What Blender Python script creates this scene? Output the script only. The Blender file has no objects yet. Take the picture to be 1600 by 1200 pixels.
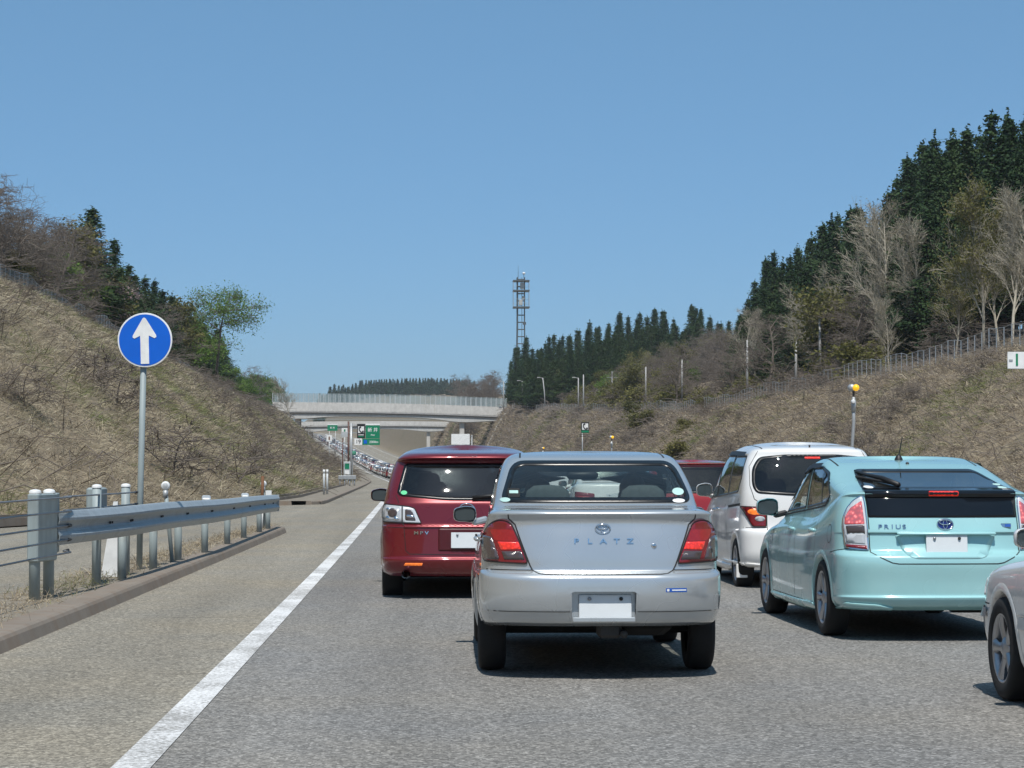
import bpy, bmesh, math, random
import numpy as np
from mathutils import Vector, Matrix
from mathutils.bvhtree import BVHTree
from mathutils.geometry import delaunay_2d_cdt

scene = bpy.context.scene
R = math.radians
col = scene.collection

# ------------------------------------------------------------------ camera
CAM_H = 1.42
FPX = 3450.0            # focal length in pixels of the 1600 px wide photograph
VPX, HOR = 670.0, 725.0 # where the road direction (+Y) and the horizon lie in it
cam_d = bpy.data.cameras.new('camera')
cam = bpy.data.objects.new('camera', cam_d)
col.objects.link(cam)
cam.location = (0, 0, CAM_H)
cam.rotation_euler = (R(90) + math.atan((HOR - 600) / FPX), 0, -math.atan((800 - VPX) / FPX))
cam_d.sensor_width = 36.0
cam_d.lens = 36.0 * FPX / 1600.0
cam_d.clip_start = 0.3
cam_d.clip_end = 20000
scene.camera = cam

# ------------------------------------------------------------------ world, sun, exposure
SUN_EL, SUN_AZ = 61.0, -2.5     # behind the camera
world = bpy.data.worlds.new('World')
scene.world = world
world.use_nodes = True
wn = world.node_tree.nodes
sky = wn.new('ShaderNodeTexSky')
sky.sky_type = 'NISHITA'
sky.sun_disc = False
sky.sun_elevation = R(SUN_EL)
sky.sun_rotation = R(180 - SUN_AZ)
sky.altitude = 100
sky.air_density = 0.7
sky.dust_density = 0.8
sky.ozone_density = 10.0
bg = wn['Background']
bg.inputs['Strength'].default_value = 0.104
air = wn.new('ShaderNodeMix')           # evens the clear spring sky out: less dark zenith, less bright rim
air.data_type = 'RGBA'
air.inputs[0].default_value = 0.42
air.inputs[7].default_value = (1.5, 3.4, 4.7, 1)
world.node_tree.links.new(sky.outputs[0], air.inputs[6])
world.node_tree.links.new(air.outputs[2], bg.inputs['Color'])
sun_d = bpy.data.lights.new('sun', 'SUN')
sun = bpy.data.objects.new('sun', sun_d)
col.objects.link(sun)
sun_d.energy = 3.7
sun_d.angle = R(0.53)
sun_d.color = (1.0, 0.955, 0.89)
sun.rotation_euler = (R(90 - SUN_EL), 0, R(SUN_AZ))
sun.location = (0, 0, 60)

vs = scene.view_settings
vs.view_transform = 'Standard'
vs.look = 'None'
vs.gamma = 1.0
vs.exposure = 0.25
vs.use_curve_mapping = False
scene.cycles.use_denoising = True
scene.cycles.max_bounces = 8
scene.cycles.transparent_max_bounces = 16
scene.cycles.volume_bounces = 0
scene.cycles.caustics_reflective = False
scene.cycles.caustics_refractive = False

rng = np.random.default_rng(11)
random.seed(5)

# ------------------------------------------------------------------ geometry helpers
def at(px, py, d):
    """world point seen at photo pixel (px,py) at distance d along the road"""
    return Vector(((px - VPX) / FPX * d, d, CAM_H + (HOR - py) / FPX * d))

def tag(o, label=None, cat=None, group=None, kind=None):
    if label: o['label'] = label
    if cat: o['category'] = cat
    if group: o['group'] = group
    if kind: o['kind'] = kind
    return o

def empty(name, loc=(0, 0, 0), rz=0.0, label=None, cat=None, group=None):
    o = bpy.data.objects.new(name, None)
    o.empty_display_size = 0.2
    col.objects.link(o)
    o.location = loc
    o.rotation_euler = (0, 0, rz)
    return tag(o, label, cat, group)

def link(name, me, parent=None, loc=None, rot=None, scale=None):
    o = bpy.data.objects.new(name, me)
    col.objects.link(o)
    if parent: o.parent = parent
    if loc is not None: o.location = loc
    if rot is not None: o.rotation_euler = rot
    if scale is not None: o.scale = scale
    return o

def copy_tree(o, parent=None):
    c = o.copy()
    col.objects.link(c)
    c.parent = parent
    for ch in o.children:
        copy_tree(ch, c)
    return c

def np_mesh(name, verts, faces, mats, smooth=False, midx=None, colors=None):
    """faces: (n,k) array, one size"""
    verts = np.asarray(verts, np.float32)
    faces = np.asarray(faces, np.int32)
    n, k = faces.shape
    me = bpy.data.meshes.new(name)
    me.vertices.add(len(verts))
    me.vertices.foreach_set('co', verts.ravel())
    me.loops.add(n * k)
    me.loops.foreach_set('vertex_index', faces.ravel())
    me.polygons.add(n)
    me.polygons.foreach_set('loop_start', np.arange(0, n * k, k, dtype=np.int32))
    if smooth:
        me.polygons.foreach_set('use_smooth', np.ones(n, bool))
    if midx is not None:
        me.polygons.foreach_set('material_index', np.asarray(midx, np.int32))
    for m in (mats if isinstance(mats, (list, tuple)) else [mats]):
        me.materials.append(m)
    if colors is not None:
        ca = me.color_attributes.new('tint', 'FLOAT_COLOR', 'POINT')
        c4 = np.ones((len(verts), 4), np.float32)
        c4[:, :3] = colors
        ca.data.foreach_set('color', c4.ravel())
    me.update(calc_edges=True)
    return me

ORD = ['first', 'second', 'third', 'fourth', 'fifth', 'sixth', 'seventh', 'eighth', 'ninth', 'tenth', 'eleventh', 'twelfth', 'thirteenth', 'fourteenth', 'fifteenth', 'sixteenth', 'seventeenth', 'eighteenth', 'nineteenth', 'twentieth']
class MB:
    """collects shapes, then links them as ONE mesh object"""
    def __init__(s):
        s.v, s.f, s.m, s.sm = [], [], [], []
        s.mi, s.smooth = 0, False
    def face(s, idx):
        s.f.append(tuple(idx)); s.m.append(s.mi); s.sm.append(s.smooth)
    def quad(s, a, b, c, d):
        n = len(s.v); s.v += [tuple(a), tuple(b), tuple(c), tuple(d)]; s.face((n, n+1, n+2, n+3))
    def box(s, c, size, rz=0.0, rx=0.0, ry=0.0, bev=0.0):
        hx, hy, hz = size[0]/2, size[1]/2, size[2]/2
        M = Matrix.Rotation(rz, 3, 'Z') @ Matrix.Rotation(ry, 3, 'Y') @ Matrix.Rotation(rx, 3, 'X')
        c = Vector(c)
        if bev > 0:
            b = min(bev, hx*.9, hy*.9, hz*.9)
            loops = []
            for z, ins in ((-hz, b), (-hz+b, 0), (hz-b, 0), (hz, b)):
                x, y = hx-ins, hy-ins
                k = b
                loops.append([(-x+k, -y, z), (x-k, -y, z), (x, -y+k, z), (x, y-k, z), (x-k, y, z), (-x+k, y, z), (-x, y-k, z), (-x, -y+k, z)])
            n = len(s.v)
            for l in loops:
                s.v += [tuple(c + M @ Vector(p)) for p in l]
            for i in range(3):
                for j in range(8):
                    a, b2 = n+i*8+j, n+i*8+(j+1) % 8
                    s.face((a, b2, b2+8, a+8))
            s.face(tuple(n+7-j for j in range(8)))
            s.face(tuple(n+24+j for j in range(8)))
            return
        n = len(s.v)
        for z in (-hz, hz):
            for x, y in ((-hx, -hy), (hx, -hy), (hx, hy), (-hx, hy)):
                s.v.append(tuple(c + M @ Vector((x, y, z))))
        for q in ((3, 2, 1, 0), (4, 5, 6, 7), (0, 1, 5, 4), (1, 2, 6, 5), (2, 3, 7, 6), (3, 0, 4, 7)):
            s.face([n+i for i in q])
    def tube(s, pts, rad, n=8, cap=True):
        pts = [Vector(p) for p in pts]
        if not hasattr(rad, '__len__'): rad = [rad]*len(pts)
        base = len(s.v)
        ref = Vector((0.31, 0.17, 0.93))
        for i, p in enumerate(pts):
            a = pts[max(i-1, 0)]; b = pts[min(i+1, len(pts)-1)]
            t = (b-a)
            t = t.normalized() if t.length > 1e-9 else Vector((0, 0, 1))
            r = ref if abs(t.dot(ref)) < .95 else Vector((1, 0, 0))
            u = t.cross(r).normalized(); w = t.cross(u)
            for k in range(n):
                an = 2*math.pi*k/n
                s.v.append(tuple(p + (u*math.cos(an) + w*math.sin(an))*rad[i]))
        for i in range(len(pts)-1):
            for k in range(n):
                a, b = base+i*n+k, base+i*n+(k+1) % n
                s.face((a, a+n, b+n, b))
        if cap:
            s.face([base+k for k in range(n)])
            s.face([base+(len(pts)-1)*n+n-1-k for k in range(n)])
    def lathe(s, prof, n=24, axis='Z', c=(0, 0, 0), closed=False):
        """prof: (radius, height along axis)"""
        base = len(s.v); c = Vector(c)
        for r, h in prof:
            for k in range(n):
                an = 2*math.pi*k/n
                ca, sa = math.cos(an)*r, math.sin(an)*r
                p = {'Z': (ca, sa, h), 'X': (h, ca, sa), 'Y': (sa, h, ca)}[axis]
                s.v.append(tuple(c + Vector(p)))
        m = len(prof)
        for i in range(m if closed else m-1):
            for k in range(n):
                a, b = base+i*n+k, base+i*n+(k+1) % n
                a2, b2 = base+((i+1) % m)*n+k, base+((i+1) % m)*n+(k+1) % n
                s.face((a, b, b2, a2))
    def prism(s, poly, z0, z1, M=None):
        """poly in XY, extruded z0..z1, then transformed by 4x4 M"""
        n = len(s.v); k = len(poly)
        M = M or Matrix.Identity(4)
        for z in (z0, z1):
            for x, y in poly: s.v.append(tuple(M @ Vector((x, y, z))))
        for i in range(k):
            j = (i+1) % k
            s.face((n+i, n+j, n+k+j, n+k+i))
        s.face([n+k-1-i for i in range(k)]); s.face([n+k+i for i in range(k)])
    def mesh(s, name, mats):
        me = bpy.data.meshes.new(name)
        me.from_pydata(s.v, [], s.f)
        for m in (mats if isinstance(mats, (list, tuple)) else [mats]): me.materials.append(m)
        me.polygons.foreach_set('material_index', s.m)
        me.polygons.foreach_set('use_smooth', s.sm)
        me.update()
        return me
    def build(s, name, mats, parent=None, loc=None, rot=None):
        return link(name, s.mesh(name, mats), parent, loc, rot)

# ------------------------------------------------------------------ material helpers
class NT:
    def __init__(s, name):
        s.mat = bpy.data.materials.new(name); s.mat.use_nodes = True
        s.t = s.mat.node_tree; s.n = s.t.nodes
        s.b = s.n['Principled BSDF']; s.out = s.n['Material Output']
    def node(s, typ, **kw):
        nd = s.n.new('ShaderNode' + typ)
        for k, v in kw.items():
            if k in ('operation', 'blend_type', 'data_type', 'distance', 'feature', 'attribute_name', 'wave_type', 'bands_direction', 'normalize'): setattr(nd, k, v)
            else:
                sock = nd.inputs[int(k[1:])] if k[0] == 'i' and k[1:].isdigit() else nd.inputs[k.replace('_', ' ')]
                if isinstance(v, bpy.types.NodeSocket): s.t.links.new(v, sock)
                else: sock.default_value = v
        return nd
    def link(s, a, b): s.t.links.new(a, b)
    def coord(s, kind='Object'): return s.node('TexCoord').outputs[kind]
    def pos(s): return s.node('NewGeometry').outputs['Position']
    def noise(s, vec, scale, detail=4, rough=.55):
        return s.node('TexNoise', Vector=vec, Scale=scale, Detail=detail, Roughness=rough).outputs['Fac']
    def ramp(s, fac, stops):
        nd = s.n.new('ShaderNodeValToRGB'); cr = nd.color_ramp
        while len(cr.elements) < len(stops): cr.elements.new(.5)
        for e, (p, c) in zip(cr.elements, stops):
            e.position = p; e.color = (*c, 1) if len(c) == 3 else c
        s.link(fac, nd.inputs[0]); return nd.outputs[0]
    def mix(s, fac, a, b, mode='MIX'):
        nd = s.n.new('ShaderNodeMix'); nd.data_type = 'RGBA'; nd.blend_type = mode
        for v, i in ((fac, 0), (a, 6), (b, 7)):
            if isinstance(v, bpy.types.NodeSocket): s.link(v, nd.inputs[i])
            else: nd.inputs[i].default_value = v if i == 0 else (*v, 1)
        return nd.outputs[2]
    def math(s, op, a, b=0.0):
        nd = s.n.new('ShaderNodeMath'); nd.operation = op
        for i, v in enumerate((a, b)):
            if isinstance(v, bpy.types.NodeSocket): s.link(v, nd.inputs[i])
            else: nd.inputs[i].default_value = v
        return nd.outputs[0]
    def bump(s, h, dist, strength=.6):
        nd = s.n.new('ShaderNodeBump'); nd.inputs['Strength'].default_value = strength
        nd.inputs['Distance'].default_value = dist
        s.link(h, nd.inputs['Height']); s.link(nd.outputs[0], s.b.inputs['Normal'])
    def set(s, **kw):
        for k, v in kw.items():
            sock = s.b.inputs[k.replace('_', ' ')]
            if isinstance(v, bpy.types.NodeSocket): s.link(v, sock)
            else: sock.default_value = (*v, 1) if isinstance(v, tuple) and len(v) == 3 else v
        return s.mat

def plain(name, c, rough=.5, metal=0.0, var=.12, scale=6.0, spec=.5, coat=0.0):
    m = NT(name)
    f = m.noise(m.coord(), scale, 5)
    a = tuple(x*(1-var) for x in c); b = tuple(min(1, x*(1+var)) for x in c)
    colr = m.ramp(f, [(.3, a), (.7, b)])
    m.set(Base_Color=colr, Roughness=rough, Metallic=metal, Specular_IOR_Level=spec, Coat_Weight=coat)
    return m.mat

def steel_paint(name, c, rough=.5, metal=.0):
    """painted or galvanised metal with faint streaks and dirt"""
    m = NT(name)
    p = m.coord()
    mp = m.node('Mapping', Vector=p, Scale=(14, 14, 1.6)).outputs[0]
    st = m.noise(mp, 1.0, 5)
    bl = m.noise(p, 3.0, 4)
    base = m.ramp(st, [(.3, tuple(x*.8 for x in c)), (.65, c), (.85, tuple(min(1, x*1.1) for x in c))])
    dirt = m.ramp(bl, [(.55, (0, 0, 0)), (.8, (1, 1, 1))])
    colr = m.mix(m.math('MULTIPLY', dirt, .35), base, (.13, .11, .09))
    m.set(Base_Color=colr, Roughness=rough, Metallic=metal)
    return m.mat

def emit(name, c, strength, base=None):
    m = NT(name)
    m.set(Base_Color=base or c, Roughness=.25, Emission_Color=c, Emission_Strength=strength)
    return m.mat
# ------------------------------------------------------------------ the road's course
def sst(a, b, x):
    t = np.clip((np.asarray(x, float) - a) / (b - a), 0, 1)
    return t*t*(3 - 2*t)
def shift(s):
    s = np.asarray(s, float)
    return np.where(s < 0, 0, np.where(s < 1300, -5.0e-5*s*s, -84.5 - 0.13*(s - 1300)))
def zroad(s):
    s = np.asarray(s, float)
    far = -0.9 + 3.6e-5*np.clip(s - 380, 0, 620)**2 + np.clip(s - 1000, 0, 150)*0.03
    return np.where(s < 380, -0.9*sst(60, 380, s), far)
def rp(s, u, h=0.0):
    return Vector((float(shift(s)) + u, s, float(zroad(s)) + h))
def edgeL(s): return np.interp(s, [-100, 45, 49, 55, 65, 76, 78.5, 1200], [-10.5, -9.9, -9.5, -7.6, -6.2, -5.1, -3.4, -3.4])
def toeL(s): return np.interp(s, [-100, 45, 55, 65, 78, 90, 1200], [-11.3, -10.8, -8.5, -7.0, -5.7, -5.1, -4.9])
def topL(s): return np.interp(s, [-100, 300, 450, 1200], [-24, -24, -21.2, -21])
def ztopL(s): return np.interp(s, [-100, 300, 450, 700, 1000], [11.8, 12.0, 13.3, 12, 8])
TOER = 18.3
def topR(s): return np.interp(s, [-100, 350, 450, 1200], [30, 31, 25.5, 26])
def ztopR(s): return np.interp(s, [-100, 230, 300, 450, 700, 1000], [7.2, 7.2, 9.0, 13.2, 14, 12])

def lump(X, Y, k):
    return (np.sin(X*.9*k + Y*.37*k + 1.3) + np.sin(Y*1.13*k - X*.5*k) + .6*np.sin(X*2.3*k + 2)*np.sin(Y*1.9*k + .5))/2.6
def height(s, u):
    s, u = np.broadcast_arrays(np.asarray(s, float), np.asarray(u, float))
    tl, pl, zl = toeL(s), topL(s), ztopL(s)
    pr, zr_ = topR(s), ztopR(s)
    h = np.full(s.shape, -0.07)
    a = np.clip((tl - u)/(tl - pl), 0, 1)
    hl = zl*(a - .05*np.sin(2*np.pi*a)) + np.clip(.24*(pl - u), 0, 9)
    b = np.clip((u - TOER)/(pr - TOER), 0, 1)
    hr = zr_*(b - .05*np.sin(2*np.pi*b)) + np.clip(.27*(u - pr), 0, 7)
    n = lump(u, s, .45)*.28 + lump(u, s, 1.3)*.12
    h = np.where(u < tl, hl + n*np.clip((tl - u)/2, 0, 1), h)
    h = np.where(u > TOER, hr + n*np.clip((u - TOER)/2, 0, 1), h)
    X = shift(s) + u
    h = h + 11*np.exp(-((X + 5)/85)**2 - ((s - 1370)/90)**2)
    return h
def ground(s, u): return rp(s, u, float(height(s, u)))
def ground_xy(X, Y): return float(zroad(Y)) + float(height(Y, X - float(shift(Y))))

# ------------------------------------------------------------------ setting materials
def asphalt(name, dark, light, warm, seams=False):
    m = NT(name)
    p = m.pos()
    v = m.node('TexVoronoi', Vector=p, Scale=66.0)
    chip = m.node('SeparateColor', Color=v.outputs['Color'])
    grain = m.ramp(chip.outputs[0], [(0, tuple(x*.62 for x in dark)), (.45, dark), (.8, light), (1, tuple(min(1, x*1.55) for x in light))])
    v2 = m.node('TexVoronoi', Vector=p, Scale=34.0)
    c2 = m.node('SeparateColor', Color=v2.outputs['Color'])
    grain = m.mix(m.math('MULTIPLY', c2.outputs[1], .6), grain, m.ramp(c2.outputs[2], [(0, tuple(x*.7 for x in dark)), (1, tuple(x*1.15 for x in light))]))
    big = m.noise(p, .35, 5, .6)
    mp = m.node('Mapping', Vector=p, Scale=(1.1, .05, 1)).outputs[0]
    streak = m.noise(mp, 1.0, 4)
    tone = m.mix(m.ramp(big, [(.35, (0, 0, 0)), (.7, (1, 1, 1))]), (.92, .93, .95), warm, 'MIX')
    colr = m.mix(1.0, grain, tone, 'MULTIPLY')
    st = m.ramp(streak, [(.3, (.80, .80, .80)), (.7, (1.09, 1.09, 1.09))])
    colr = m.mix(1.0, colr, st, 'MULTIPLY')
    if seams:
        sx = m.node('SeparateXYZ', Vector=p)
        wob = m.math('MULTIPLY', m.noise(p, .9, 3), 1.1)
        fr = m.math('FRACT', m.math('MULTIPLY', m.math('ADD', sx.outputs[1], wob), .19))
        crack = m.math('LESS_THAN', fr, .0055)
        crack = m.math('MULTIPLY', crack, m.ramp(m.noise(p, 1.6, 3), [(.42, (0, 0, 0)), (.55, (1, 1, 1))]))
        colr = m.mix(m.math('MULTIPLY', crack, .75), colr, (.05, .045, .04))
    m.set(Base_Color=colr, Roughness=.93, Specular_IOR_Level=.25)
    m.bump(v.outputs['Distance'], .006, .55)
    return m.mat
M_ROAD = asphalt('lane_asphalt', (.170, .166, .156), (.298, .290, .273), (1.04, 1.0, .94))
M_SHOULDER = asphalt('shoulder_asphalt', (.205, .190, .158), (.340, .316, .264), (1.05, 1.0, .92), True)

def line_paint():
    m = NT('worn_white_road_paint')
    p = m.pos()
    mp = m.node('Mapping', Vector=p, Scale=(40, 40, 40)).outputs[0]
    f = m.noise(mp, 1.0, 4, .7)
    big = m.noise(p, 1.1, 4)
    tr = m.math('ADD', m.math('MULTIPLY', f, .7), m.math('MULTIPLY', big, .45))
    w = m.ramp(tr, [(.52, (1, 1, 1)), (.68, (0, 0, 0))])
    sx = m.node('SeparateXYZ', Vector=p)
    colr = m.mix(w, (.27, .26, .24), m.ramp(m.noise(p, 3, 4), [(.3, (.66, .66, .65)), (.7, (.8, .8, .79))]))
    m.set(Base_Color=colr, Roughness=.75)
    m.bump(f, .003, .5)
    return m.mat
M_LINE = line_paint()

def soil():
    m = NT('slope_soil_and_thatch')
    p = m.pos()
    a = m.noise(p, .22, 5, .6); b = m.noise(p, 2.2, 6, .65)
    mp = m.node('Mapping', Vector=p, Rotation=(0, 0, .3), Scale=(7, 2.2, 3)).outputs[0]
    c = m.noise(mp, 1.0, 5, .7)
    base = m.ramp(c, [(.25, (.14, .112, .08)), (.5, (.25, .205, .145)), (.75, (.34, .285, .20))])
    grn = m.ramp(a, [(.56, (0, 0, 0)), (.72, (1, 1, 1))])
    colr = m.mix(m.math('MULTIPLY', grn, m.math('MULTIPLY', b, .9)), base, (.10, .125, .045))
    m.set(Base_Color=colr, Roughness=.95, Specular_IOR_Level=.1)
    m.bump(b, .12, .8)
    return m.mat
M_SOIL = soil()
def concrete(name, c, stain=(.17, .14, .11), amt=.5):
    m = NT(name)
    p = m.pos()
    f = m.noise(p, 1.4, 6, .65)
    mp = m.node('Mapping', Vector=p, Scale=(3, 3, .5)).outputs[0]
    st = m.noise(mp, 1.0, 5)
    g = m.noise(p, 30, 3)
    base = m.ramp(f, [(.3, tuple(x*.85 for x in c)), (.7, tuple(x*1.1 for x in c))])
    base = m.mix(m.math('MULTIPLY', g, .35), base, tuple(x*.7 for x in c))
    colr = m.mix(m.math('MULTIPLY', m.ramp(st, [(.45, (0, 0, 0)), (.75, (1, 1, 1))]), amt), base, stain)
    m.set(Base_Color=colr, Roughness=.88, Specular_IOR_Level=.25)
    m.bump(g, .004, .4)
    return m.mat
M_KERB = concrete('weathered_kerb_concrete', (.25, .215, .178), (.20, .135, .09), .6)
M_CONC = concrete('bridge_concrete', (.60, .585, .55), (.36, .35, .32), .3)
M_CONC2 = concrete('grey_bridge_girder', (.52, .52, .50), (.33, .33, .31), .3)
M_VERGE = concrete('verge_gravel', (.26, .23, .185), (.13, .11, .08), .7)

# ------------------------------------------------------------------ terrain: one sheet to the horizon
def build_terrain():
    s = np.concatenate([np.arange(-60, 120, 2.0), np.arange(120, 500, 4.0), np.arange(500, 1500, 14.0), np.array([1560, 1700, 2000, 2600, 3600, 5200, 8000])])
    uu = np.concatenate([[-6000, -2500, -1000, -400, -200, -120, -90], np.arange(-70, -26, 3.0), np.arange(-26, -3.0, .75),
                         [-2.6, 0, 4, 8, 13, 17.6], np.arange(18.3, 34, .8), np.arange(36, 80, 3.5), [90, 120, 200, 400, 1000, 2500, 6000]])
    S, U = np.meshgrid(s, uu, indexing='ij')
    H = height(S, U)
    X = shift(S) + U; Z = zroad(S) + H
    V = np.stack([X, S, Z], -1).reshape(-1, 3)
    a, b = len(s), len(uu)
    i, j = np.meshgrid(np.arange(a-1), np.arange(b-1), indexing='ij')
    q = (i*b + j).ravel()
    F = np.stack([q, q+1, q+b+1, q+b], 1)
    o = link('terrain', np_mesh('terrain', V, F, M_SOIL, True))
    tag(o, 'brown grassy cutting slopes rising beside the motorway', None, None, 'structure')
build_terrain()

def strip(name, u0, u1, h, mat, s_arr, kind='structure', label=None, cols=4):
    s = np.asarray(s_arr, float)
    a0 = u0(s) if callable(u0) else np.full(len(s), u0)
    a1 = u1(s) if callable(u1) else np.full(len(s), u1)
    t = np.linspace(0, 1, cols)
    U = a0[:, None]*(1-t) + a1[:, None]*t
    hh = h(s) if callable(h) else np.full(len(s), float(h))
    X = shift(s)[:, None] + U; Y = np.repeat(s[:, None], cols, 1); Z = np.repeat((zroad(s) + hh)[:, None], cols, 1)
    V = np.stack([X, Y, Z], -1).reshape(-1, 3)
    i, j = np.meshgrid(np.arange(len(s)-1), np.arange(cols-1), indexing='ij')
    q = (i*cols + j).ravel()
    F = np.stack([q, q+1, q+cols+1, q+cols], 1)
    o = link(name, np_mesh(name, V, F, mat, True))
    return tag(o, label, None, None, kind)
SR = np.concatenate([np.arange(-40, 120, 1.5), np.arange(120, 1180, 8.0)])
strip('road', -1.30, 6.5, 0.0, M_ROAD, SR, label='grey asphalt driving lanes of the jammed carriageway')
strip('shoulder', edgeL, -1.30, 0.0, M_SHOULDER, SR, label='brownish asphalt shoulder and slip road left of the white line')
strip('opposite_carriageway', 8.4, 17.4, 0.0, M_SHOULDER, SR, label='empty brownish asphalt of the opposite carriageway')
strip('opposite_verge', 17.4, 18.6, 0.03, M_VERGE, SR, label='narrow gravel verge at the foot of the slope')
strip('median', 6.5, 8.4, 0.06, M_VERGE, SR, label='gravel median strip between the carriageways')
for nm, ua, ub in (('edge_line', -1.475, -1.29), ('edge_line', 5.85, 6.05), ('edge_line', 8.9, 9.1), ('edge_line', 16.3, 16.5)):
    strip(nm, ua, ub, 0.005, M_LINE, SR, label='white painted edge line along the carriageway', cols=2)
k = 0
for s0 in np.arange(23.5, 1100, 20.0):     # lane dashes, 8 m long every 20 m
    for u0 in ((2.22, 2.37), (12.5, 12.65)):
        strip('lane_dash', u0[0], u0[1], 0.005, M_LINE, np.linspace(s0, s0 + 8, 3), cols=2)

# kerb beside the near end of the slip road (barrier stands behind it), and the verge kerb farther on
def sweep(name, prof, path, mat, parent=None, smooth=False, closed=False):
    """prof: (lateral, up) points; path: list of (s,u) on the road"""
    V, F = [], []
    n = len(prof)
    for (s, u) in path:
        for (l, z) in prof: V.append(rp(s, u + l, z))
    m = n if closed else n-1
    for i in range(len(path)-1):
        for j in range(m):
            a, b = i*n+j, i*n+(j+1) % n
            F.append((a, b, b+n, a+n))
    me = bpy.data.meshes.new(name); me.from_pydata(V, [], F); me.materials.append(mat)
    if n > 2 and not smooth:
        me.from_pydata if False else None
    for e in (0, (len(path)-1)*n):
        pass
    for p in me.polygons: p.use_smooth = smooth
    me.update()
    return link(name, me, parent)
def kerbU(s): return np.interp(s, [-40, 16, 47, 60], [-3.35, -3.17, -2.80, -2.72])
kp = [(s, float(kerbU(s))) for s in np.arange(-20, 46, 1.0)] + [(46, -2.82), (46.6, -2.95), (46.9, -3.15)]
kerb = sweep('kerb', [(.0, -.05), (-.05, .085), (-.07, .110), (-.10, .122), (-.32, .128), (-.35, .10), (-.43, -.05)], kp, M_KERB)
tag(kerb, 'low brown stained concrete kerb in front of the barrier', None, None, 'structure')
SV = np.arange(-20, 46.5, 1.5)
strip('verge', lambda s: kerbU(s) - np.interp(s, [-20, 20, 40, 46.5], [1.7, 1.35, .75, .45]), lambda s: kerbU(s) - .30, .10, M_VERGE, SV, label='narrow strip of gravel and dead weeds under the barrier')
kp2 = [(78.3, -5.4), (77.9, -4.5), (77.9, -3.8), (78.6, -3.45)] + [(s, -3.36) for s in list(np.arange(81, 160, 4.0)) + list(np.arange(160, 480, 12.0))]
kerb2 = sweep('kerb', [(.0, -.05), (-.02, .11), (-.05, .13), (-.20, .13), (-.22, -.05)], kp2, M_KERB)
tag(kerb2, 'concrete kerb round the end of the far verge', None, None, 'structure')
strip('verge', lambda s: toeL(s) - .15, lambda s: np.full(len(s), -3.5), .09, M_VERGE, np.concatenate([np.arange(78.4, 160, 4.0), np.arange(160, 480, 12.0)]), label='pale gravel verge below the left cutting slope')
gut = sweep('gutter', [(.0, .02), (-.02, .20), (-.09, .20), (-.12, .05), (-.40, .05), (-.42, .26), (-.5, .26)], [(s, float(toeL(s)) + .35) for s in np.arange(30, 165, 2.5)], M_KERB)
tag(gut, 'concrete drainage gutter at the foot of the slope', None, None, 'structure')
# ------------------------------------------------------------------ materials for roadside furniture
M_POST = steel_paint('green_grey_painted_steel', (.31, .37, .378), .55)
M_GALV = steel_paint('galvanised_steel', (.42, .44, .45), .42, .35)
M_GALVL = steel_paint('light_galvanised_steel', (.52, .55, .56), .45, .15)
M_CAP = plain('white_plastic_cap', (.72, .74, .74), .5)
M_WIRE = plain('dull_wire_rope', (.26, .27, .28), .5, .5)
M_DARK = plain('dark_bolt_steel', (.035, .035, .035), .6)
M_RUST = plain('rusty_brown_steel', (.16, .075, .035), .8, 0, .3, 20)
M_WHITE = plain('white_sign_paint', (.78, .79, .78), .45)
M_GREEN = plain('green_sign_face', (.0, .20, .095), .45, 0, .06)
M_SBLUE = plain('blue_sign_face', (.0, .115, .60), .4, 0, .05)
M_BLK = plain('black_plastic', (.012, .012, .013), .5)
M_AMBER = emit('amber_lamp_lens', (1.0, .52, .02), .55, (.75, .42, .02))
M_BROWNP = plain('dark_red_brown_painted_pole', (.10, .045, .035), .6)

def text_mesh(body, size, mat, depth=.004, ax='CENTER'):
    cu = bpy.data.curves.new('lettering', 'FONT')
    cu.body = body; cu.size = size; cu.extrude = depth; cu.offset = size*.012
    cu.align_x = ax; cu.align_y = 'CENTER'
    ob = bpy.data.objects.new('lettering', cu)
    col.objects.link(ob)
    dg = bpy.context.evaluated_depsgraph_get()
    me = bpy.data.meshes.new_from_object(ob.evaluated_get(dg))
    bpy.data.objects.remove(ob)
    me.materials.clear(); me.materials.append(mat)
    return me
FACE = (R(90), 0, 0)     # turns flat XY lettering upright, facing -Y (towards oncoming drivers)

# ------------------------------------------------------------------ left barrier: posts, beam, cables
bar = empty('guard_barrier', rp(21.7, -3.8), 0, 'grey green steel guard barrier with corrugated beam and wire cables', 'barrier')
def child(mb, name, mats, parent):
    o = mb.build(name, mats)
    o.parent = parent
    o.matrix_parent_inverse = Matrix.Translation(-Vector(parent.location))
    return o
def bu(s): return float(np.interp(s, [8, 21.7, 25.3, 32.5, 45.5], [-4.3, -3.78, -3.45, -3.22, -3.10]))
def pipe_post(s, u, top, r=.050, cap=True, parent=bar, mat=None, base=.05):
    mb = MB(); mb.smooth = True
    p = rp(s, u)
    mb.tube([p + Vector((0, 0, base)), p + Vector((0, 0, top))], r, 16)
    o = child(mb, 'post', mat or M_POST, parent)
    if cap:
        c = MB(); c.smooth = True
        c.lathe([(r*1.1, -.022), (r*1.1, .0), (r*.85, .012), (r*.4, .018), (.001, .02)], 16, 'Z', p + Vector((0, 0, top)))
        co = c.build('cap', M_CAP); co.parent = o
    return o
# end post pair with sleeve plate
pipe_post(21.65, -3.80, 1.155, .054); pipe_post(21.98, -3.72, 1.155, .054)
mb = MB()
ang = math.atan2(-.07, .55)
mb.box(rp(21.81, -3.755, .80), (.115, .48, .66), math.atan2(-.08, .33), bev=.012)
child(mb, 'sleeve', M_POST, bar)
mb = MB(); mb.box(rp(22.45, -3.74, .83), (.07, .10, .60), ang, bev=.01); child(mb, 'bracket', M_POST, bar)
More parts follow.
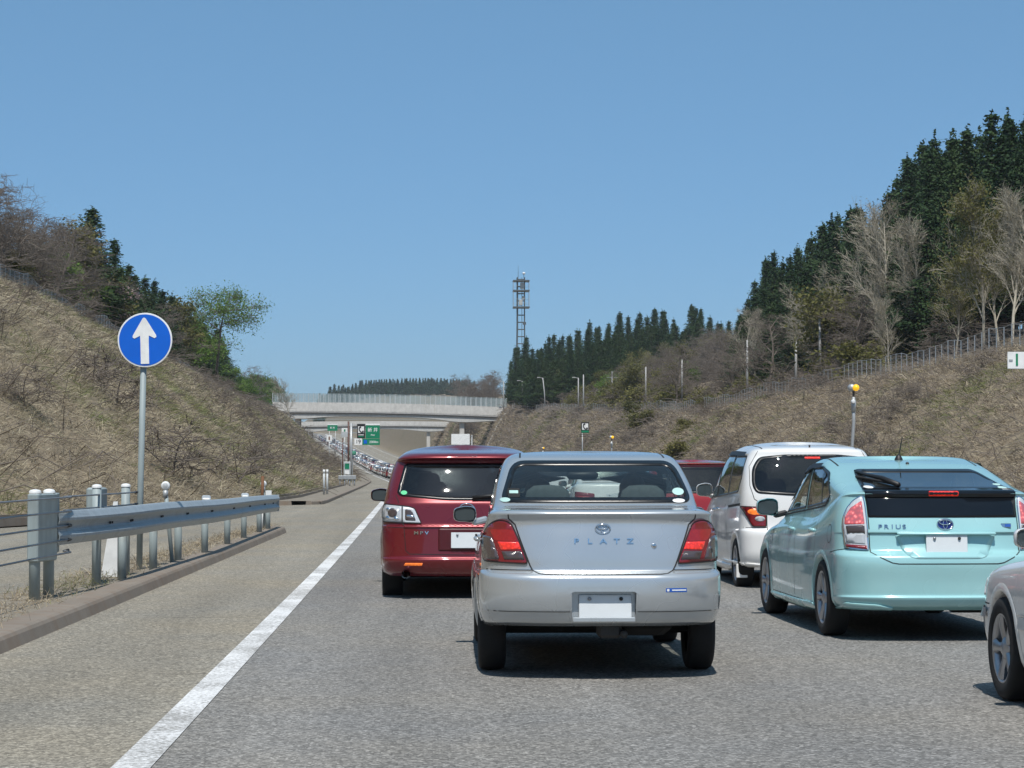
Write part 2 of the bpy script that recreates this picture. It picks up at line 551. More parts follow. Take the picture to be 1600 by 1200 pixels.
# further posts; the two taller ones carry the cables
for s, u, top in ((25.3, bu(25.3), .80), (27.6, bu(27.6), .82), (29.9, bu(29.9) - .02, .80), (32.5, bu(32.5), .84), (35.9, bu(35.9), .80), (38.9, bu(38.9), .80), (42.2, bu(42.2), .76), (44.3, bu(44.3), .74)):
    pipe_post(s, u, top, cap=False)
pipe_post(24.35, -3.60, 1.18); pipe_post(26.4, -3.56, 1.17, .052)
mb = MB(); mb.box(rp(24.75, -3.66, .96), (.13, .42, .40), ang, bev=.02); child(mb, 'sleeve', M_POST, bar)
# tapered white strut beside the second cable post
mb = MB()
p0 = rp(26.1, -3.66)
mb.prism([(-.15, .06), (.05, .06), (.05, .98), (.0, .98)], -.02, .02, Matrix.Translation(p0) @ Matrix.Rotation(R(90), 4, 'X'))
child(mb, 'strut', M_CAP, bar)
# corrugated beam
WB = [(-.03, .175), (.015, .172), (.03, .155), (.055, .12), (.07, .10), (.07, .075), (.02, .035), (.005, .012), (.005, -.012), (.02, -.035), (.07, -.075), (.07, -.10), (.055, -.12), (.03, -.155), (.015, -.172), (-.03, -.175)]
V, F = [], []
path = np.linspace(22.08, 45.3, 40)
def zbeam(s): return float(np.interp(s, [22.3, 28, 45.3], [.785, .765, .625]))
for s in path:
    zc = zbeam(s) + .004*math.sin(s*.5)
    taper = float(np.interp(s, [22.08, 23.2], [.3, 1]))
    for l, z in WB: V.append(rp(s, bu(s) + .095 + l*taper, zc + z*.97))
n = len(WB)
for i in range(len(path)-1):
    for j in range(n-1):
        a = i*n+j; F.append((a, a+1, a+n+1, a+n))
me = bpy.data.meshes.new('beam'); me.from_pydata(V, [], F); me.materials.append(steel_paint('dull_beam_steel', (.36, .41, .435), .45, .15)); me.update()
o = link('beam', me, bar); o.matrix_parent_inverse = bar.matrix_basis.inverted()
sm = o.modifiers.new('thickness', 'SOLIDIFY'); sm.thickness = .006
beam_o = o
for s in (24.3, 25.3, 27.6, 29.9, 32.5, 35.9, 38.9, 42.2, 44.3):
    for ds in (-.07, .07):
        b = MB(); b.lathe([(.001, .022), (.012, .02), (.014, 0)], 8, 'X', rp(s + ds, bu(s) + .098, zbeam(s) + .005))
        bo = b.build('bolt', M_DARK); bo.parent = beam_o
# cables
for i, (z0, s_end) in enumerate(((1.085, 26.4), (.945, 26.4), (.80, 22.4), (.66, 22.4), (.53, 22.9))):
    pts = [rp(s, bu(s) + (.12 if s < 22.6 else -.03), z0 - .004*math.sin(max(0, (21.6 - s)/4)*3.1)) for s in list(np.linspace(7, 22.5, 10)) + list(np.linspace(22.8, s_end, 6)) if s <= s_end + .01]
    mb = MB(); mb.smooth = True; mb.tube(pts, .010, 8); child(mb, 'cable', M_WIRE, bar)
    q = pts[-1]
    mb = MB(); mb.smooth = True; mb.tube([q - Vector((0, .03, 0)), q + Vector((0, .14, 0))], .017, 8); child(mb, 'cable_clamp', M_DARK, bar)
for s in (32.5, 38.9):
    mb = MB(); mb.box(rp(s, bu(s) + .02, zbeam(s) + .17), (.13, .30, .09), .1, R(8), 0, .015); child(mb, 'spacer', M_GALVL, bar)
mb = MB(); mb.box(rp(45.34, bu(45.4) + .10, zbeam(45.3)), (.10, .012, .34)); child(mb, 'end_plate', M_GALV, bar)

# ------------------------------------------------------------------ one-way sign
S0, U0 = 27.9, -3.585
sign = empty('one_way_sign', rp(S0, U0), 0, 'round blue sign with white upward arrow on a tall grey post', 'sign')
mb = MB(); mb.smooth = True
mb.tube([(0, 0, .05), (.01, 0, 1.2), (.045, 0, 3.08)], .038, 16); mb.build('post', M_POST, sign)
mb = MB(); mb.mi = 0
zc = 2.975; cx = .062
mb.lathe([(.001, 0), (.338, 0), (.342, .006), (.342, .022), (.33, .028), (.001, .028)], 64, 'Y', (cx, -.075, zc)); face = mb.build('face', M_WHITE, sign)
mb = MB(); mb.lathe([(.001, 0), (.322, 0), (.322, .003)], 64, 'Y', (cx, -.0795, zc)); mb.build('disc', M_SBLUE, face)
mb = MB()
ar = [(-.052, -.30), (.052, -.30), (.052, -.0), (.055, .055), (.125, .02), (.148, .035), (.145, .06), (.02, .27), (0, .283), (-.02, .27), (-.145, .06), (-.148, .035), (-.125, .02), (-.055, .055), (-.052, 0)]
mb.prism(ar, 0, .003, Matrix.Translation((cx - .003, -.0825, zc)) @ Matrix.Rotation(R(-1.5), 4, 'Y') @ Matrix.Rotation(R(90), 4, 'X'))
mb.build('arrow', M_WHITE, face)
for dz in (-.16, .16):
    mb = MB(); mb.box((.045, -.03, zc + dz), (.11, .06, .03)); mb.build('bracket', M_GALV, sign)

# ------------------------------------------------------------------ reflector posts on the barrier
def reflector(s, u, zc, r, label, lean=-.10):
    e = empty('reflector_post', rp(s, u), 0, label, 'reflector', None)
    mb = MB(); mb.smooth = True
    mb.tube([(.0, 0, .05), (lean*.6, 0, zc*.6), (lean, 0, zc - r)], .028, 12); mb.build('post', M_POST, e)
    mb = MB(); mb.smooth = True; mb.tube([(lean, 0, zc - r - .10), (lean, 0, zc - r)], .036, 12); mb.build('collar', M_GALV, e)
    mb = MB(); mb.smooth = True; mb.lathe([(.001, -.03), (r*.8, -.028), (r, -.012), (r, .012), (r*.9, .02), (.001, .02)], 24, 'Y', (lean, 0, zc)); f = mb.build('reflector', M_CAP, e)
    mb = MB(); mb.smooth = True; mb.lathe([(.001, -.036), (r*.35, -.033), (r*.62, -.0285)], 24, 'Y', (lean, 0, zc)); mb.build('lens', M_GALVL, f)
reflector(29.6, -3.36, 1.13, .06, 'round white reflector on a leaning thin post behind the barrier middle')
reflector(44.9, -3.22, 1.02, .062, 'round white reflector on a post at the far end of the barrier', -.02)
e = empty('marker_post', rp(44.5, -3.26), 0, 'rusty brown marker post beside the barrier end', 'post')
mb = MB(); mb.smooth = True; mb.tube([(0, 0, 0), (.02, 0, .55)], .03, 10); mb.build('lower_pole', M_CAP, e)
mb = MB(); mb.smooth = True; mb.tube([(.02, 0, .5), (.03, 0, 1.18)], .032, 10); mb.build('upper_pole', M_RUST, e)
e = empty('marker_plate', rp(44.95, -3.14), 0, 'small white square plate on a short stake at the barrier end', 'marker')
mb = MB(); mb.tube([(0, 0, 0), (0, 0, .75)], .015, 8); mb.build('stake', M_GALV, e)
mb = MB(); mb.box((.0, -.02, .82), (.12, .012, .13)); mb.build('plate', M_WHITE, e)

# two slim posts on the far verge
for idl, (s, px) in enumerate(((99, 507), (100.5, 512))):
    p = at(px, 774, s)
    e = empty('delineator', (p.x, s, float(zroad(s)) + .09), 0, 'slim pale delineator post on the far verge, ' + ('farther from' if idl == 0 else 'nearer to') + ' the white line', 'post', 'slim posts on the far verge')
    mb = MB(); mb.smooth = True; mb.tube([(0, 0, -.04), (0, 0, 1.0)], .05, 10); mb.build('pole', M_GALVL, e)
    mb = MB(); mb.smooth = True; mb.tube([(0, 0, .95), (0, 0, 1.12)], .055, 10); mb.build('top_band', M_CAP, e)

# ------------------------------------------------------------------ emergency phone booth with its guard rail and signs
sb = 172.0
pb = at(543, 742, sb)
e = empty('emergency_phone', (pb.x, sb, float(zroad(sb)) + .05), 0, 'grey emergency phone cabinet with green panel behind a short guard rail', 'phone booth')
mb = MB(); mb.box((0, 0, 1.25), (.55, .4, 1.1), bev=.04); b = mb.build('cabinet', M_GALVL, e)
mb = MB(); mb.box((0, -.21, 1.45), (.34, .02, .42)); mb.build('panel', M_GREEN, b)
mb = MB(); mb.box((0, -.21, .98), (.34, .02, .3)); mb.build('door', M_WHITE, b)
mb = MB(); mb.smooth = True; mb.tube([(0, .05, -.2), (0, .05, .75)], .06, 10); mb.build('stand', M_GALV, e)
for x in (-.45, .42):
    mb = MB(); mb.tube([(x, 0, -.2), (x, 0, 2.0)], .03, 8); mb.build('side_rail', M_GALV, e)
sg = 154.0
pg = at(543, 757, sg)
e = empty('guard_rail', (pg.x, sg, float(zroad(sg)) + .05), 0, 'short grey guard rail protecting the phone cabinet', 'guard rail')
mb = MB(); mb.box((0, 0, .62), (1.25, .10, .28), bev=.03); mb.build('beam', M_GALV, e)
for x in (-.5, -.17, .17, .5):
    mb = MB(); mb.smooth = True; mb.tube([(x, .08, -.2), (x, .08, .7)], .055, 10); mb.build('post', M_GALV, e)

def sign_panel(parent, c, w, h, mat, name='panel', depth=.04, rim=None):
    mb = MB(); mb.box(c, (w, depth, h), bev=.012)
    return mb.build(name, mat, parent)
def put_text(body, size, mat, parent, loc, name='lettering'):
    o = link(name, text_mesh(body, size, mat), parent, loc, FACE)
    return o
def handset(parent, c, sc, mat):
    mb = MB(); mb.smooth = False
    c = Vector(c)
    pts = [(-.20, .26), (-.06, .14), (-.10, .02), (.02, -.16), (.12, -.22), (.24, -.12)]
    arc = [(-.17, .22), (-.20, .05), (-.12, -.12), (.0, -.24), (.16, -.26)]
    mb.tube([c + Vector((x*sc, 0, z*sc)) for x, z in arc], .05*sc*1.1, 6)
    mb.box(c + Vector((-.09*sc, 0, .24*sc)), (.2*sc, .03, .15*sc), 0, 0, R(-20))
    mb.box(c + Vector((.2*sc, 0, -.19*sc)), (.15*sc, .03, .2*sc), 0, 0, R(-20))
    return mb.build('handset_symbol', mat, parent)
ss = 205.0
pp = at(549, 745, ss)
e = empty('direction_sign', (pp.x, ss, float(zroad(ss))), 0, 'green exit direction sign with phone panel on twin poles', 'sign')
mb = MB(); mb.smooth = True; mb.tube([(0, 0, -.2), (0, 0, 5.6)], .12, 12); mb.build('grey_pole', M_GALV, e)
mb = MB(); mb.smooth = True; mb.tube([(-.25, .1, -.2), (-.25, .1, 5.75)], .09, 12); mb.build('brown_pole', M_BROWNP, e)
mb = MB(); mb.smooth = True; mb.tube([(-.78, .1, -.2), (-.78, .1, 4.2)], .05, 10); mb.build('thin_pole', M_BROWNP, e)
for z in (3.75, 4.7, 5.4):
    mb = MB(); mb.box((.75, .06, z), (3.3, .06, .08)); mb.build('arm', M_GALV, e)
q = sign_panel(e, (.92, -.05, 4.85), .74, 1.35, M_BLK, 'phone_panel')
sign_panel(q, (.92, -.075, 4.98), .56, .62, M_WHITE, 'symbol_field', .02); handset(q, (.92, -.09, 4.98), .9, M_BLK)
sign_panel(q, (.92, -.076, 4.50), .5, .08, M_WHITE, 'white_strip', .02); sign_panel(q, (.92, -.076, 4.34), .5, .10, M_GREEN, 'green_strip', .02)
q = sign_panel(e, (2.0, -.05, 4.85), 1.30, 1.35, M_GREEN, 'destination_panel')
sign_panel(q, (2.0, -.055, 5.46), 1.30, .14, M_WHITE, 'top_edge', .05)
put_text('新 井', .42, M_WHITE, q, (2.0, -.075, 4.95)); put_text('Arai', .22, M_WHITE, q, (2.0, -.075, 4.5))
q = sign_panel(e, (1.85, -.05, 3.86), 1.60, .58, M_GREEN, 'distance_panel'); put_text('2000m', .30, M_WHITE, q, (2.1, -.075, 3.84))
sign_panel(q, (1.32, -.075, 3.86), .3, .34, M_SBLUE, 'symbol_field', .02)
q = sign_panel(e, (.66, -.05, 3.86), .72, .6, M_WHITE, 'number_panel'); put_text('19', .5, M_BLK, q, (.66, -.075, 3.86))
q = sign_panel(e, (-.62, .0, 4.55), .62, .5, M_GALVL, 'back_panel')

for (s, px, py, w, h, mat, lab) in ((520.0, 520, 668, 2.35, 1.6, M_GREEN, 'small dark green sign with white top edge beneath the bridge'), (640.0, 486, 666, 2.4, 1.6, M_GREEN, 'far pale green sign half hidden by the left slope'), (330.0, 539, 673, .9, .75, M_WHITE, 'small pale square sign on a thin pole beyond the phone cabinet'), (390.0, 515, 685, 1.0, 1.1, M_WHITE, 'white upright notice board beside the shoulder')):
    p = at(px, py, s); g = float(zroad(s))
    e = empty('road_sign', (p.x, s, g), 0, lab, 'sign')
    mb = MB(); mb.smooth = True
    for x in ((-w*.3, w*.3) if w > 2 else (0,)):
        mb = MB(); mb.smooth = True; mb.tube([(x, .08, -.5), (x, .08, p.z - g + h*.3)], .07, 8); mb.build('pole', M_GALV, e)
    q = sign_panel(e, (0, 0, p.z - g), w, h, mat)
    if mat is M_GREEN:
        sign_panel(q, (0, -.01, p.z - g + h/2 - .12), w, .24, M_WHITE, 'top_edge', .05); put_text('新 井', .5, M_WHITE, q, (0, -.03, p.z - g - .1))
    else:
        mb = MB(); mb.box((0, -.03, p.z - g), (w*.25, .02, h*.55)); mb.build('symbol', M_RUST if s > 350 else M_GREEN, q)

# phone sign by the opposite slope
s = 232.0
p = at(914.5, 668, s); g = ground_xy(p.x, s)
e = empty('phone_sign', (p.x, s, g), 0, 'black and white telephone sign on a thin post before the far slope', 'sign')
q = sign_panel(e, (0, 0, p.z - g), .86, 1.12, M_BLK)
sign_panel(q, (0, -.025, p.z - g + .1), .66, .68, M_WHITE, 'symbol_field', .02); handset(q, (0, -.04, p.z - g + .1), 1.0, M_BLK)
sign_panel(q, (0, -.025, p.z - g - .42), .78, .22, M_GREEN, 'green_strip', .02)
for x in (-.28,):
    mb = MB(); mb.smooth = True; mb.tube([(x, .07, -.2), (x, .07, p.z - g + .4)], .06, 10); mb.build('post', M_GALV, e)
for z in (-.72, -.9):
    mb = MB(); mb.box((-.05, .03, p.z - g + z), (1.1, .05, .05)); mb.build('arm', M_BLK, e)
# blank back of a sign on the median
s = 300.0
p = at(719.5, 686.5, s); g = float(zroad(s))
e = empty('sign_board', (p.x, s, g), 0, 'blank pale back of a rectangular board standing on the median', 'sign')
sign_panel(e, (0, 0, p.z - g), 2.5, 1.45, M_WHITE, 'board', .06)
for x in (-.8, .8, 1.55):
    mb = MB(); mb.smooth = True; mb.tube([(x, .1, -.2), (x, .1, p.z - g + .6)], .07, 10); mb.build('post', M_GALV, e)
for z in (-.45, 0, .45):
    mb = MB(); mb.box((1.42, .05, p.z - g + z), (.5, .05, .06)); mb.build('arm', M_GALV, e)

# amber lamps on the median
for s, px, py in ((38.0, 1340, 605), (88.9, 957, 683), (139, 849, 700)):
    p = at(px, py, s); g = float(zroad(s)) + .06
    h = p.z - g
    lab = {38.0: 'amber warning lamp on a bent grey post behind the white minivan', 88.9: 'small amber lamp on a thin post before the far slope', 139: 'amber lamp on the median post farther along'}[s]
    e = empty('warning_lamp', (p.x, s, g), 0, lab, 'lamp')
    mb = MB(); mb.smooth = True; mb.tube([(-.06, .02, -.1), (-.05, .02, h*.62), (-.02, .02, h*.78), (-.02, .02, h - .16)], .030, 12); mb.build('post', M_GALV, e)
    mb = MB(); mb.smooth = True; mb.tube([(-.02, .02, h - .42), (-.02, .02, h - .22)], .042, 12); c = mb.build('control_box', M_GALV, e)
    mb = MB(); mb.lathe([(.001, -.05), (.028, -.045), (.035, -.02), (.035, .02)], 12, 'Y', (-.04, -.03, h - .24)); mb.build('sensor', M_CAP, c)
    mb = MB(); mb.smooth = True; mb.lathe([(.001, -.02), (.05, -.015), (.066, .02), (.066, .1), (.05, .13), (.001, .14)], 20, 'Y', (-.045, .0, h)); hd = mb.build('housing', M_GALV, e)
    mb = MB(); mb.smooth = True; mb.lathe([(.001, -.05), (.03, -.045), (.052, -.02), (.058, .01), (.058, .03)], 20, 'Y', (.015, -.035, h)); mb.build('lens', M_AMBER, hd)
    mb = MB(); mb.tube([(-.02, .02, h - .2), (-.02, .02, h - .05)], .02, 8); mb.build('bracket', M_DARK, e)

# kilometre plate at the right edge
s = 27.0
p = at(1582, 561.5, s); g = .06
e = empty('distance_plate', (p.x + .185, s, g), 0, 'white plate with green number one on a median post', 'sign')
q = sign_panel(e, (0, 0, p.z - g), .36, .215, M_WHITE, 'plate', .015)
link('lettering', text_mesh('1', .21, M_GREEN, .002), q, (-.065, -.0125, p.z - g), FACE)
mb = MB(); mb.box((-.14, -.01, p.z - g), (.045, .008, .022)); mb.build('clip', M_GALV, q)
mb = MB(); mb.smooth = True; mb.tube([(.09, .03, -.1), (.09, .03, p.z - g + .1)], .025, 10); mb.build('post', M_GALV, e)

# median guard rail
e = empty('median_guard_rail', rp(10, 7.45), 0, 'galvanised guard rail running along the median', 'guard rail')
pts = [(s, 7.45) for s in np.concatenate([np.arange(12, 120, 4.0), np.arange(120, 460, 10.0)])]
o = sweep('beam', [(-.06 - l, z + .62) for l, z in WB], pts, M_GALV); o.parent = e; o.matrix_parent_inverse = e.matrix_basis.inverted()
pm = MB(); pm.smooth = True; pm.tube([(0, 0, -.1), (0, 0, .78)], .06, 10); pme = pm.mesh('post', M_GALV)
for s in np.arange(12, 200, 4.0):
    o = link('post', pme, e, rp(s, 7.5) - e.location)

# ------------------------------------------------------------------ fences along the slope tops
def fence(name, label, side, s0, s1, step):
    uf = (lambda s: float(topR(s)) + .3) if side > 0 else (lambda s: float(topL(s)) - .3)
    o0 = ground(s0, uf(s0))
    e = empty(name, o0, 0, label, 'fence')
    pm = MB(); pm.box((0, 0, .6), (.05, .05, 1.4)); pme = pm.mesh('post', M_GALVL)
    pts = []
    s = s0
    while s <= s1:
        g = ground(s, uf(s)); pts.append(g)
        link('post', pme, e, g - o0)
        s += step if s < 260 else step*2
    for h in (.3, .66, .98, 1.28):
        mb = MB(); mb.tube([q - o0 + Vector((0, 0, h)) for q in pts], (.009 if h < 1.2 else .018), 4); mb.build('rail', M_GALV, e)
    V, F = [], []
    for a, b in zip(pts[:-1], pts[1:]):
        L = (b - a).length; nw = max(2, int(L/.22))
        for i in range(nw):
            q = a.lerp(b, (i + .5)/nw) - o0
            k = len(V)
            V += [q + Vector((-.006, -.006, .1)), q + Vector((.006, .006, .1)), q + Vector((.005, .005, 1.28)), q + Vector((-.005, -.005, 1.28))]
            F.append((k, k+1, k+2, k+3))
    me = bpy.data.meshes.new('wire_net'); me.from_pydata(V, [], F); me.materials.append(M_GALV); me.update()
    o = link('wire_net', me, e); o['kind'] = 'stuff'
fence('slope_fence', 'grey wire fence with pale posts along the top of the slope beyond the opposite carriageway', 1, 92, 440, 1.5)
fence('slope_fence', 'wire fence along the top of the steep slope behind the blue round sign', -1, 100, 330, 1.6)

# ------------------------------------------------------------------ bare poles by the slope top
M_POLE = plain('pale_grey_pole', (.36, .36, .35), .6)
POLES = [(1285, 490, 606, 176, 0), (1247, 533, 612, 190, 0), (1170, 530, 626, 215, 0), (1067, 561, 646, 268, 0), (1010, 573, 650, 300, 0), (912, 585, 646, 350, 0), (904, 590, 646, 362, 1), (852, 590, 642, 400, 2), (816, 595, 640, 425, 1), (787, 596, 640, 447, 1), (957, 580, 648, 335, 3), (874, 590, 640, 415, 0)]
for ip, (px, y0, y1, s, kind) in enumerate(sorted(POLES, key=lambda q: -q[3])):
    p1 = at(px, y1, s); p0 = at(px, y0, s)
    g = ground_xy(p1.x, s); h = p0.z - g
    e = empty('utility_pole', (p1.x, s, g), 0, ['plain pale straight pole', 'pale pole carrying a small lamp arm', 'leaning pale pole with a lamp arm', 'thin pole with a crossarm'][kind] + ' along the slope top, ' + ORD[ip] + ' from the bridge', 'pole', 'poles along the slope top')
    mb = MB(); mb.smooth = True
    lean = -.45 if kind == 2 else 0
    mb.tube([(0, 0, -.3), (lean*.3, 0, h*.55), (lean, 0, h)], [.13, .11, .09], 10); mb.build('shaft', M_POLE, e)
    if kind in (1, 2):
        mb = MB(); mb.tube([(lean, 0, h - .1), (lean - .5, 0, h + .05)], .05, 6); a = mb.build('lamp_arm', M_POLE, e)
        mb = MB(); mb.box((lean - .75, 0, h + .04), (.55, .22, .16), bev=.03); mb.build('lamp_head', M_POLE, a)
    if kind == 3:
        mb = MB(); mb.box((0, 0, h - .9), (1.6, .1, .1)); mb.build('crossarm', M_POLE, e)
# ------------------------------------------------------------------ road bridges
M_NET = plain('blue_grey_bridge_fence', (.30, .37, .38), .5)
def bridge(sB, u0, u1, zdeck0, zdeck1, piers, label, detail=True, width=7.0, para=2.0, girder=1.25):
    x0, x1 = float(shift(sB)) + u0, float(shift(sB)) + u1
    zr_ = float(zroad(sB))
    e = empty('road_bridge', (0.5*(x0 + x1), sB, zr_), 0, label, 'bridge')
    ox = 0.5*(x0 + x1)
    L = x1 - x0
    def zt(t): return zdeck0 + (zdeck1 - zdeck0)*t - zr_ + .25*math.sin(math.pi*t)
    N = 40
    def slab(name, zo_top, zo_bot, y0, y1, mat, arch=None):
        V, F = [], []
        for i in range(N + 1):
            t = i/N; x = x0 + L*t - ox
            zb = zo_bot(t) if callable(zo_bot) else zo_bot
            for y, z in ((y0, zt(t) + zo_top), (y0, zt(t) + zb), (y1, zt(t) + zb), (y1, zt(t) + zo_top)): V.append((x, y, z))
        for i in range(N):
            for j in range(4):
                a, b = i*4+j, i*4+(j+1) % 4; F.append((a, b, b+4, a+4))
        F += [(0, 1, 2, 3), (N*4+3, N*4+2, N*4+1, N*4)]
        me = bpy.data.meshes.new(name); me.from_pydata(V, [], F); me.materials.append(mat); me.update()
        return link(name, me, e)
    # concrete box girder, deeper over the piers
    pts = [(u - u0)/(u1 - u0) for u in piers]
    def gb(t):
        d = min([abs(t - p) for p in pts] + [9])
        return -(.5 + girder*(.40 + .50*math.exp(-(d/.11)**2)))
    slab('girder', -.45, gb, .12, width - .12, M_CONC2)
    deck = slab('deck', .0, -.45, -.1, width + .1, M_CONC)
    slab('drip_edge', -.28, -.52, -.13, -.101, M_DARK)
    if detail:
        npan = 26                                     # parapet panels with open joints
        for side, yy in ((0, -.16), (1, width - .04)):
            for i in range(npan):
                ta, tb = i/npan + .0006, (i + 1)/npan - .0006
                mb = MB()
                xa, xb = x0 + L*ta - ox, x0 + L*tb - ox
                za, zb = zt(ta), zt(tb)
                n = len(mb.v)
                mb.v += [(xa, yy, za - .06), (xb, yy, zb - .06), (xb, yy + .22, zb - .06), (xa, yy + .22, za - .06), (xa, yy, za + para - .25), (xb, yy, zb + para - .25), (xb, yy + .22, zb + para - .25), (xa, yy + .22, za + para - .25)]
                for q in ((3, 2, 1, 0), (4, 5, 6, 7), (0, 1, 5, 4), (1, 2, 6, 5), (2, 3, 7, 6), (3, 0, 4, 7)): mb.face([n+k for k in q])
                mb.build('parapet_panel', M_CONC, deck)
        np_ = 46
        for side, yy in ((0, -.04), (1, width + .06)):
            f = MB(); f.mi = 0
            for r_ in range(7):
                z = .1 + r_*.28
                f.tube([(x0 + L*i/N - ox, yy, zt(i/N) + para - .25 + z) for i in range(N + 1)], .03 if r_ in (0, 6) else .018, 4)
            nv = int(L/.14)
            for i in range(nv):
                t = (i + .5)/nv; x = x0 + L*t - ox; z = zt(t) + para - .25
                f.quad((x - .022, yy, z + .1), (x + .022, yy, z + .1), (x + .022, yy, z + 1.78), (x - .022, yy, z + 1.78))
            fo = f.build('mesh_fence', M_NET, e); fo['kind'] = 'stuff'
            for i in range(np_ + 1):
                t = i/np_
                mb = MB(); mb.box((x0 + L*t - ox, yy, zt(t) + para - .25 + .92), (.11, .12, 1.85)); mb.build('fence_post', M_GALVL, fo)
    else:
        slab('parapet', 1.1, -.02, -.14, .08, M_CONC); slab('parapet', 1.1, -.02, width - .1, width + .12, M_CONC)
        mb = MB(); mb.box((0, 0, zt(.5) + 1.6), (L, .05, .08)); mb.build('hand_rail', M_NET, e)
    for u in piers:
        x = float(shift(sB)) + u - ox; t = (x + ox - x0)/L
        mb = MB(); mb.box((x, 1.4, (zt(t) - 1.2)/2 - 1.0), (1.0, 1.1, zt(t) + 1.0), bev=.12); mb.build('pier', M_CONC, e)
        mb = MB(); mb.box((x, width - 1.4, (zt(t) - 1.2)/2 - 1.0), (1.0, 1.1, zt(t) + 1.0), bev=.12); mb.build('pier', M_CONC, e)
    for x, sgn in ((x0, -1), (x1, 1)):                # abutments in the slopes
        mb = MB(); mb.box((x - ox + sgn*1.4, width/2, zt(0 if sgn < 0 else 1) - 2.2), (3.0, width + .6, 5.6), bev=.1); mb.build('abutment', M_CONC, e)
    return e
br = bridge(450.0, -21.6, 26.0, 12.25, 11.25, (-16.6, 16.9), 'concrete road bridge with panelled parapet and fence crossing the motorway', True)
bridge(610.0, -19.0, 30.0, 11.9, 11.9, (-14.0, 18.5), 'second plain concrete bridge behind the panelled bridge', False, 6.0, 1.2, 1.3)
# sloping concrete drain beside the right abutment
e = empty('slope_drain', rp(441, 18.6, 0), 0, 'straight concrete drain channel descending the bank beside the bridge', 'drain')
for nm, dx, wd, mt, hh in (('channel_wall', 0, .35, M_CONC, .30), ('channel_wall', .95, .35, M_CONC, .30), ('channel_floor', .47, .6, M_DARK, .12)):
    mb = MB()
    V = []
    for i in range(9):
        u = 19.0 + i*.85
        g = ground(444 - dx, u) - e.location
        V.append(g)
    for a, b in zip(V[:-1], V[1:]):
        n = len(mb.v)
        y = Vector((0, wd/2, 0)); up = Vector((0, 0, hh)); dn = Vector((0, 0, -.3))
        mb.v += [tuple(q) for q in (a - y + dn, b - y + dn, b + y + dn, a + y + dn, a - y + up, b - y + up, b + y + up, a + y + up)]
        for q in ((4, 5, 6, 7), (0, 1, 5, 4), (2, 3, 7, 6), (1, 2, 6, 5), (3, 0, 4, 7)): mb.face([n+k for k in q])
    mb.build(nm, mt, e)

# ------------------------------------------------------------------ antenna tower
M_TOWER = plain('dark_tower_steel', (.085, .10, .105), .55, .2)
M_TLIGHT = plain('pale_tower_equipment', (.42, .42, .40), .6)
sT = 600.0
pt = at(814, 545, sT); top = at(816, 433, sT).z
g = ground_xy(pt.x, sT)
e = empty('antenna_tower', (pt.x, sT, g), 0, 'dark steel antenna tower with platforms rising behind the conifers', 'tower')
H = top - g
def hw(z): return .98 if z > H*.6 else .98 + (H*.6 - z)*.018
for sx in (-1, 1):
    for sy in (-1, 1):
        mb = MB(); mb.tube([(sx*hw(z), sy*hw(z), z) for z in (-.5, H*.3, H*.6, H)], .20 if sx < 0 else .13, 6); mb.build('leg', M_TOWER, e)
zs = np.arange(H*.1, H - .5, 1.95)
for i, z in enumerate(zs):
    a = hw(z)
    mb = MB()
    for p, q in (((-a, -a), (a, -a)), ((a, -a), (a, a)), ((a, a), (-a, a)), ((-a, a), (-a, -a))):
        mb.tube([(*p, z), (*q, z)], .09, 5)
    mb.build('brace', M_TOWER, e)
mb = MB(); mb.tube([(.25, -.2, -.3), (.25, -.2, H)], .07, 6); mb.build('cable_run', M_TOWER, e)
pz = [at(816, y, sT).z - g for y in (480, 454, 438.5)]
for z in pz:
    mb = MB(); mb.box((.05, 0, z), (4.5, 4.5, .34)); pl = mb.build('platform', M_TOWER, e)
for sx in (-1, 1):
    for sy in (-1, 1):
        mb = MB(); mb.tube([(.05 + sx*2.15, sy*2.15, pz[0]), (.05 + sx*2.15, sy*2.15, pz[2])], .045, 5); mb.build('rail_post', M_TLIGHT, e)
for z in (pz[0] + 1.1, pz[0] + 2.3, pz[1] + 1.2):
    mb = MB()
    c = [(-2.1, -2.15), (2.2, -2.15), (2.2, 2.15), (-2.1, 2.15)]
    for p, q in zip(c, c[1:] + c[:1]): mb.tube([(*p, z), (*q, z)], .028, 4)
    mb.build('hand_rail', M_TLIGHT, e)
for (x, z, w, h) in ((.3, pz[1] + 1.3, 1.1, 1.7), (-.1, pz[0] + 1.3, 1.0, 1.6), (.6, pz[0] + 2.6, .7, .9)):
    mb = MB(); mb.box((x, -.9, z), (w, .6, h), bev=.08); mb.build('equipment_box', M_TLIGHT, e)
mb = MB(); mb.smooth = True; mb.lathe([(.001, -.35), (.3, -.25), (.42, 0), (.35, .25), (.001, .4)], 12, 'Z', (.8, 0, H + 1.15)); b = mb.build('beacon', M_CAP, e)
mb = MB(); mb.tube([(.8, 0, H - .1), (.8, 0, H + .9)], .07, 6); mb.build('beacon_mast', M_TOWER, b)
mb = MB(); mb.tube([(-.75, 0, H - .1), (-.75, 0, H + 3.4)], [.07, .03], 6); mb.build('lightning_rod', M_TOWER, e)
mb = MB(); mb.box((.9, -1.1, H*.62), (.9, .6, .7)); mb.build('antenna_unit', M_TOWER, e)
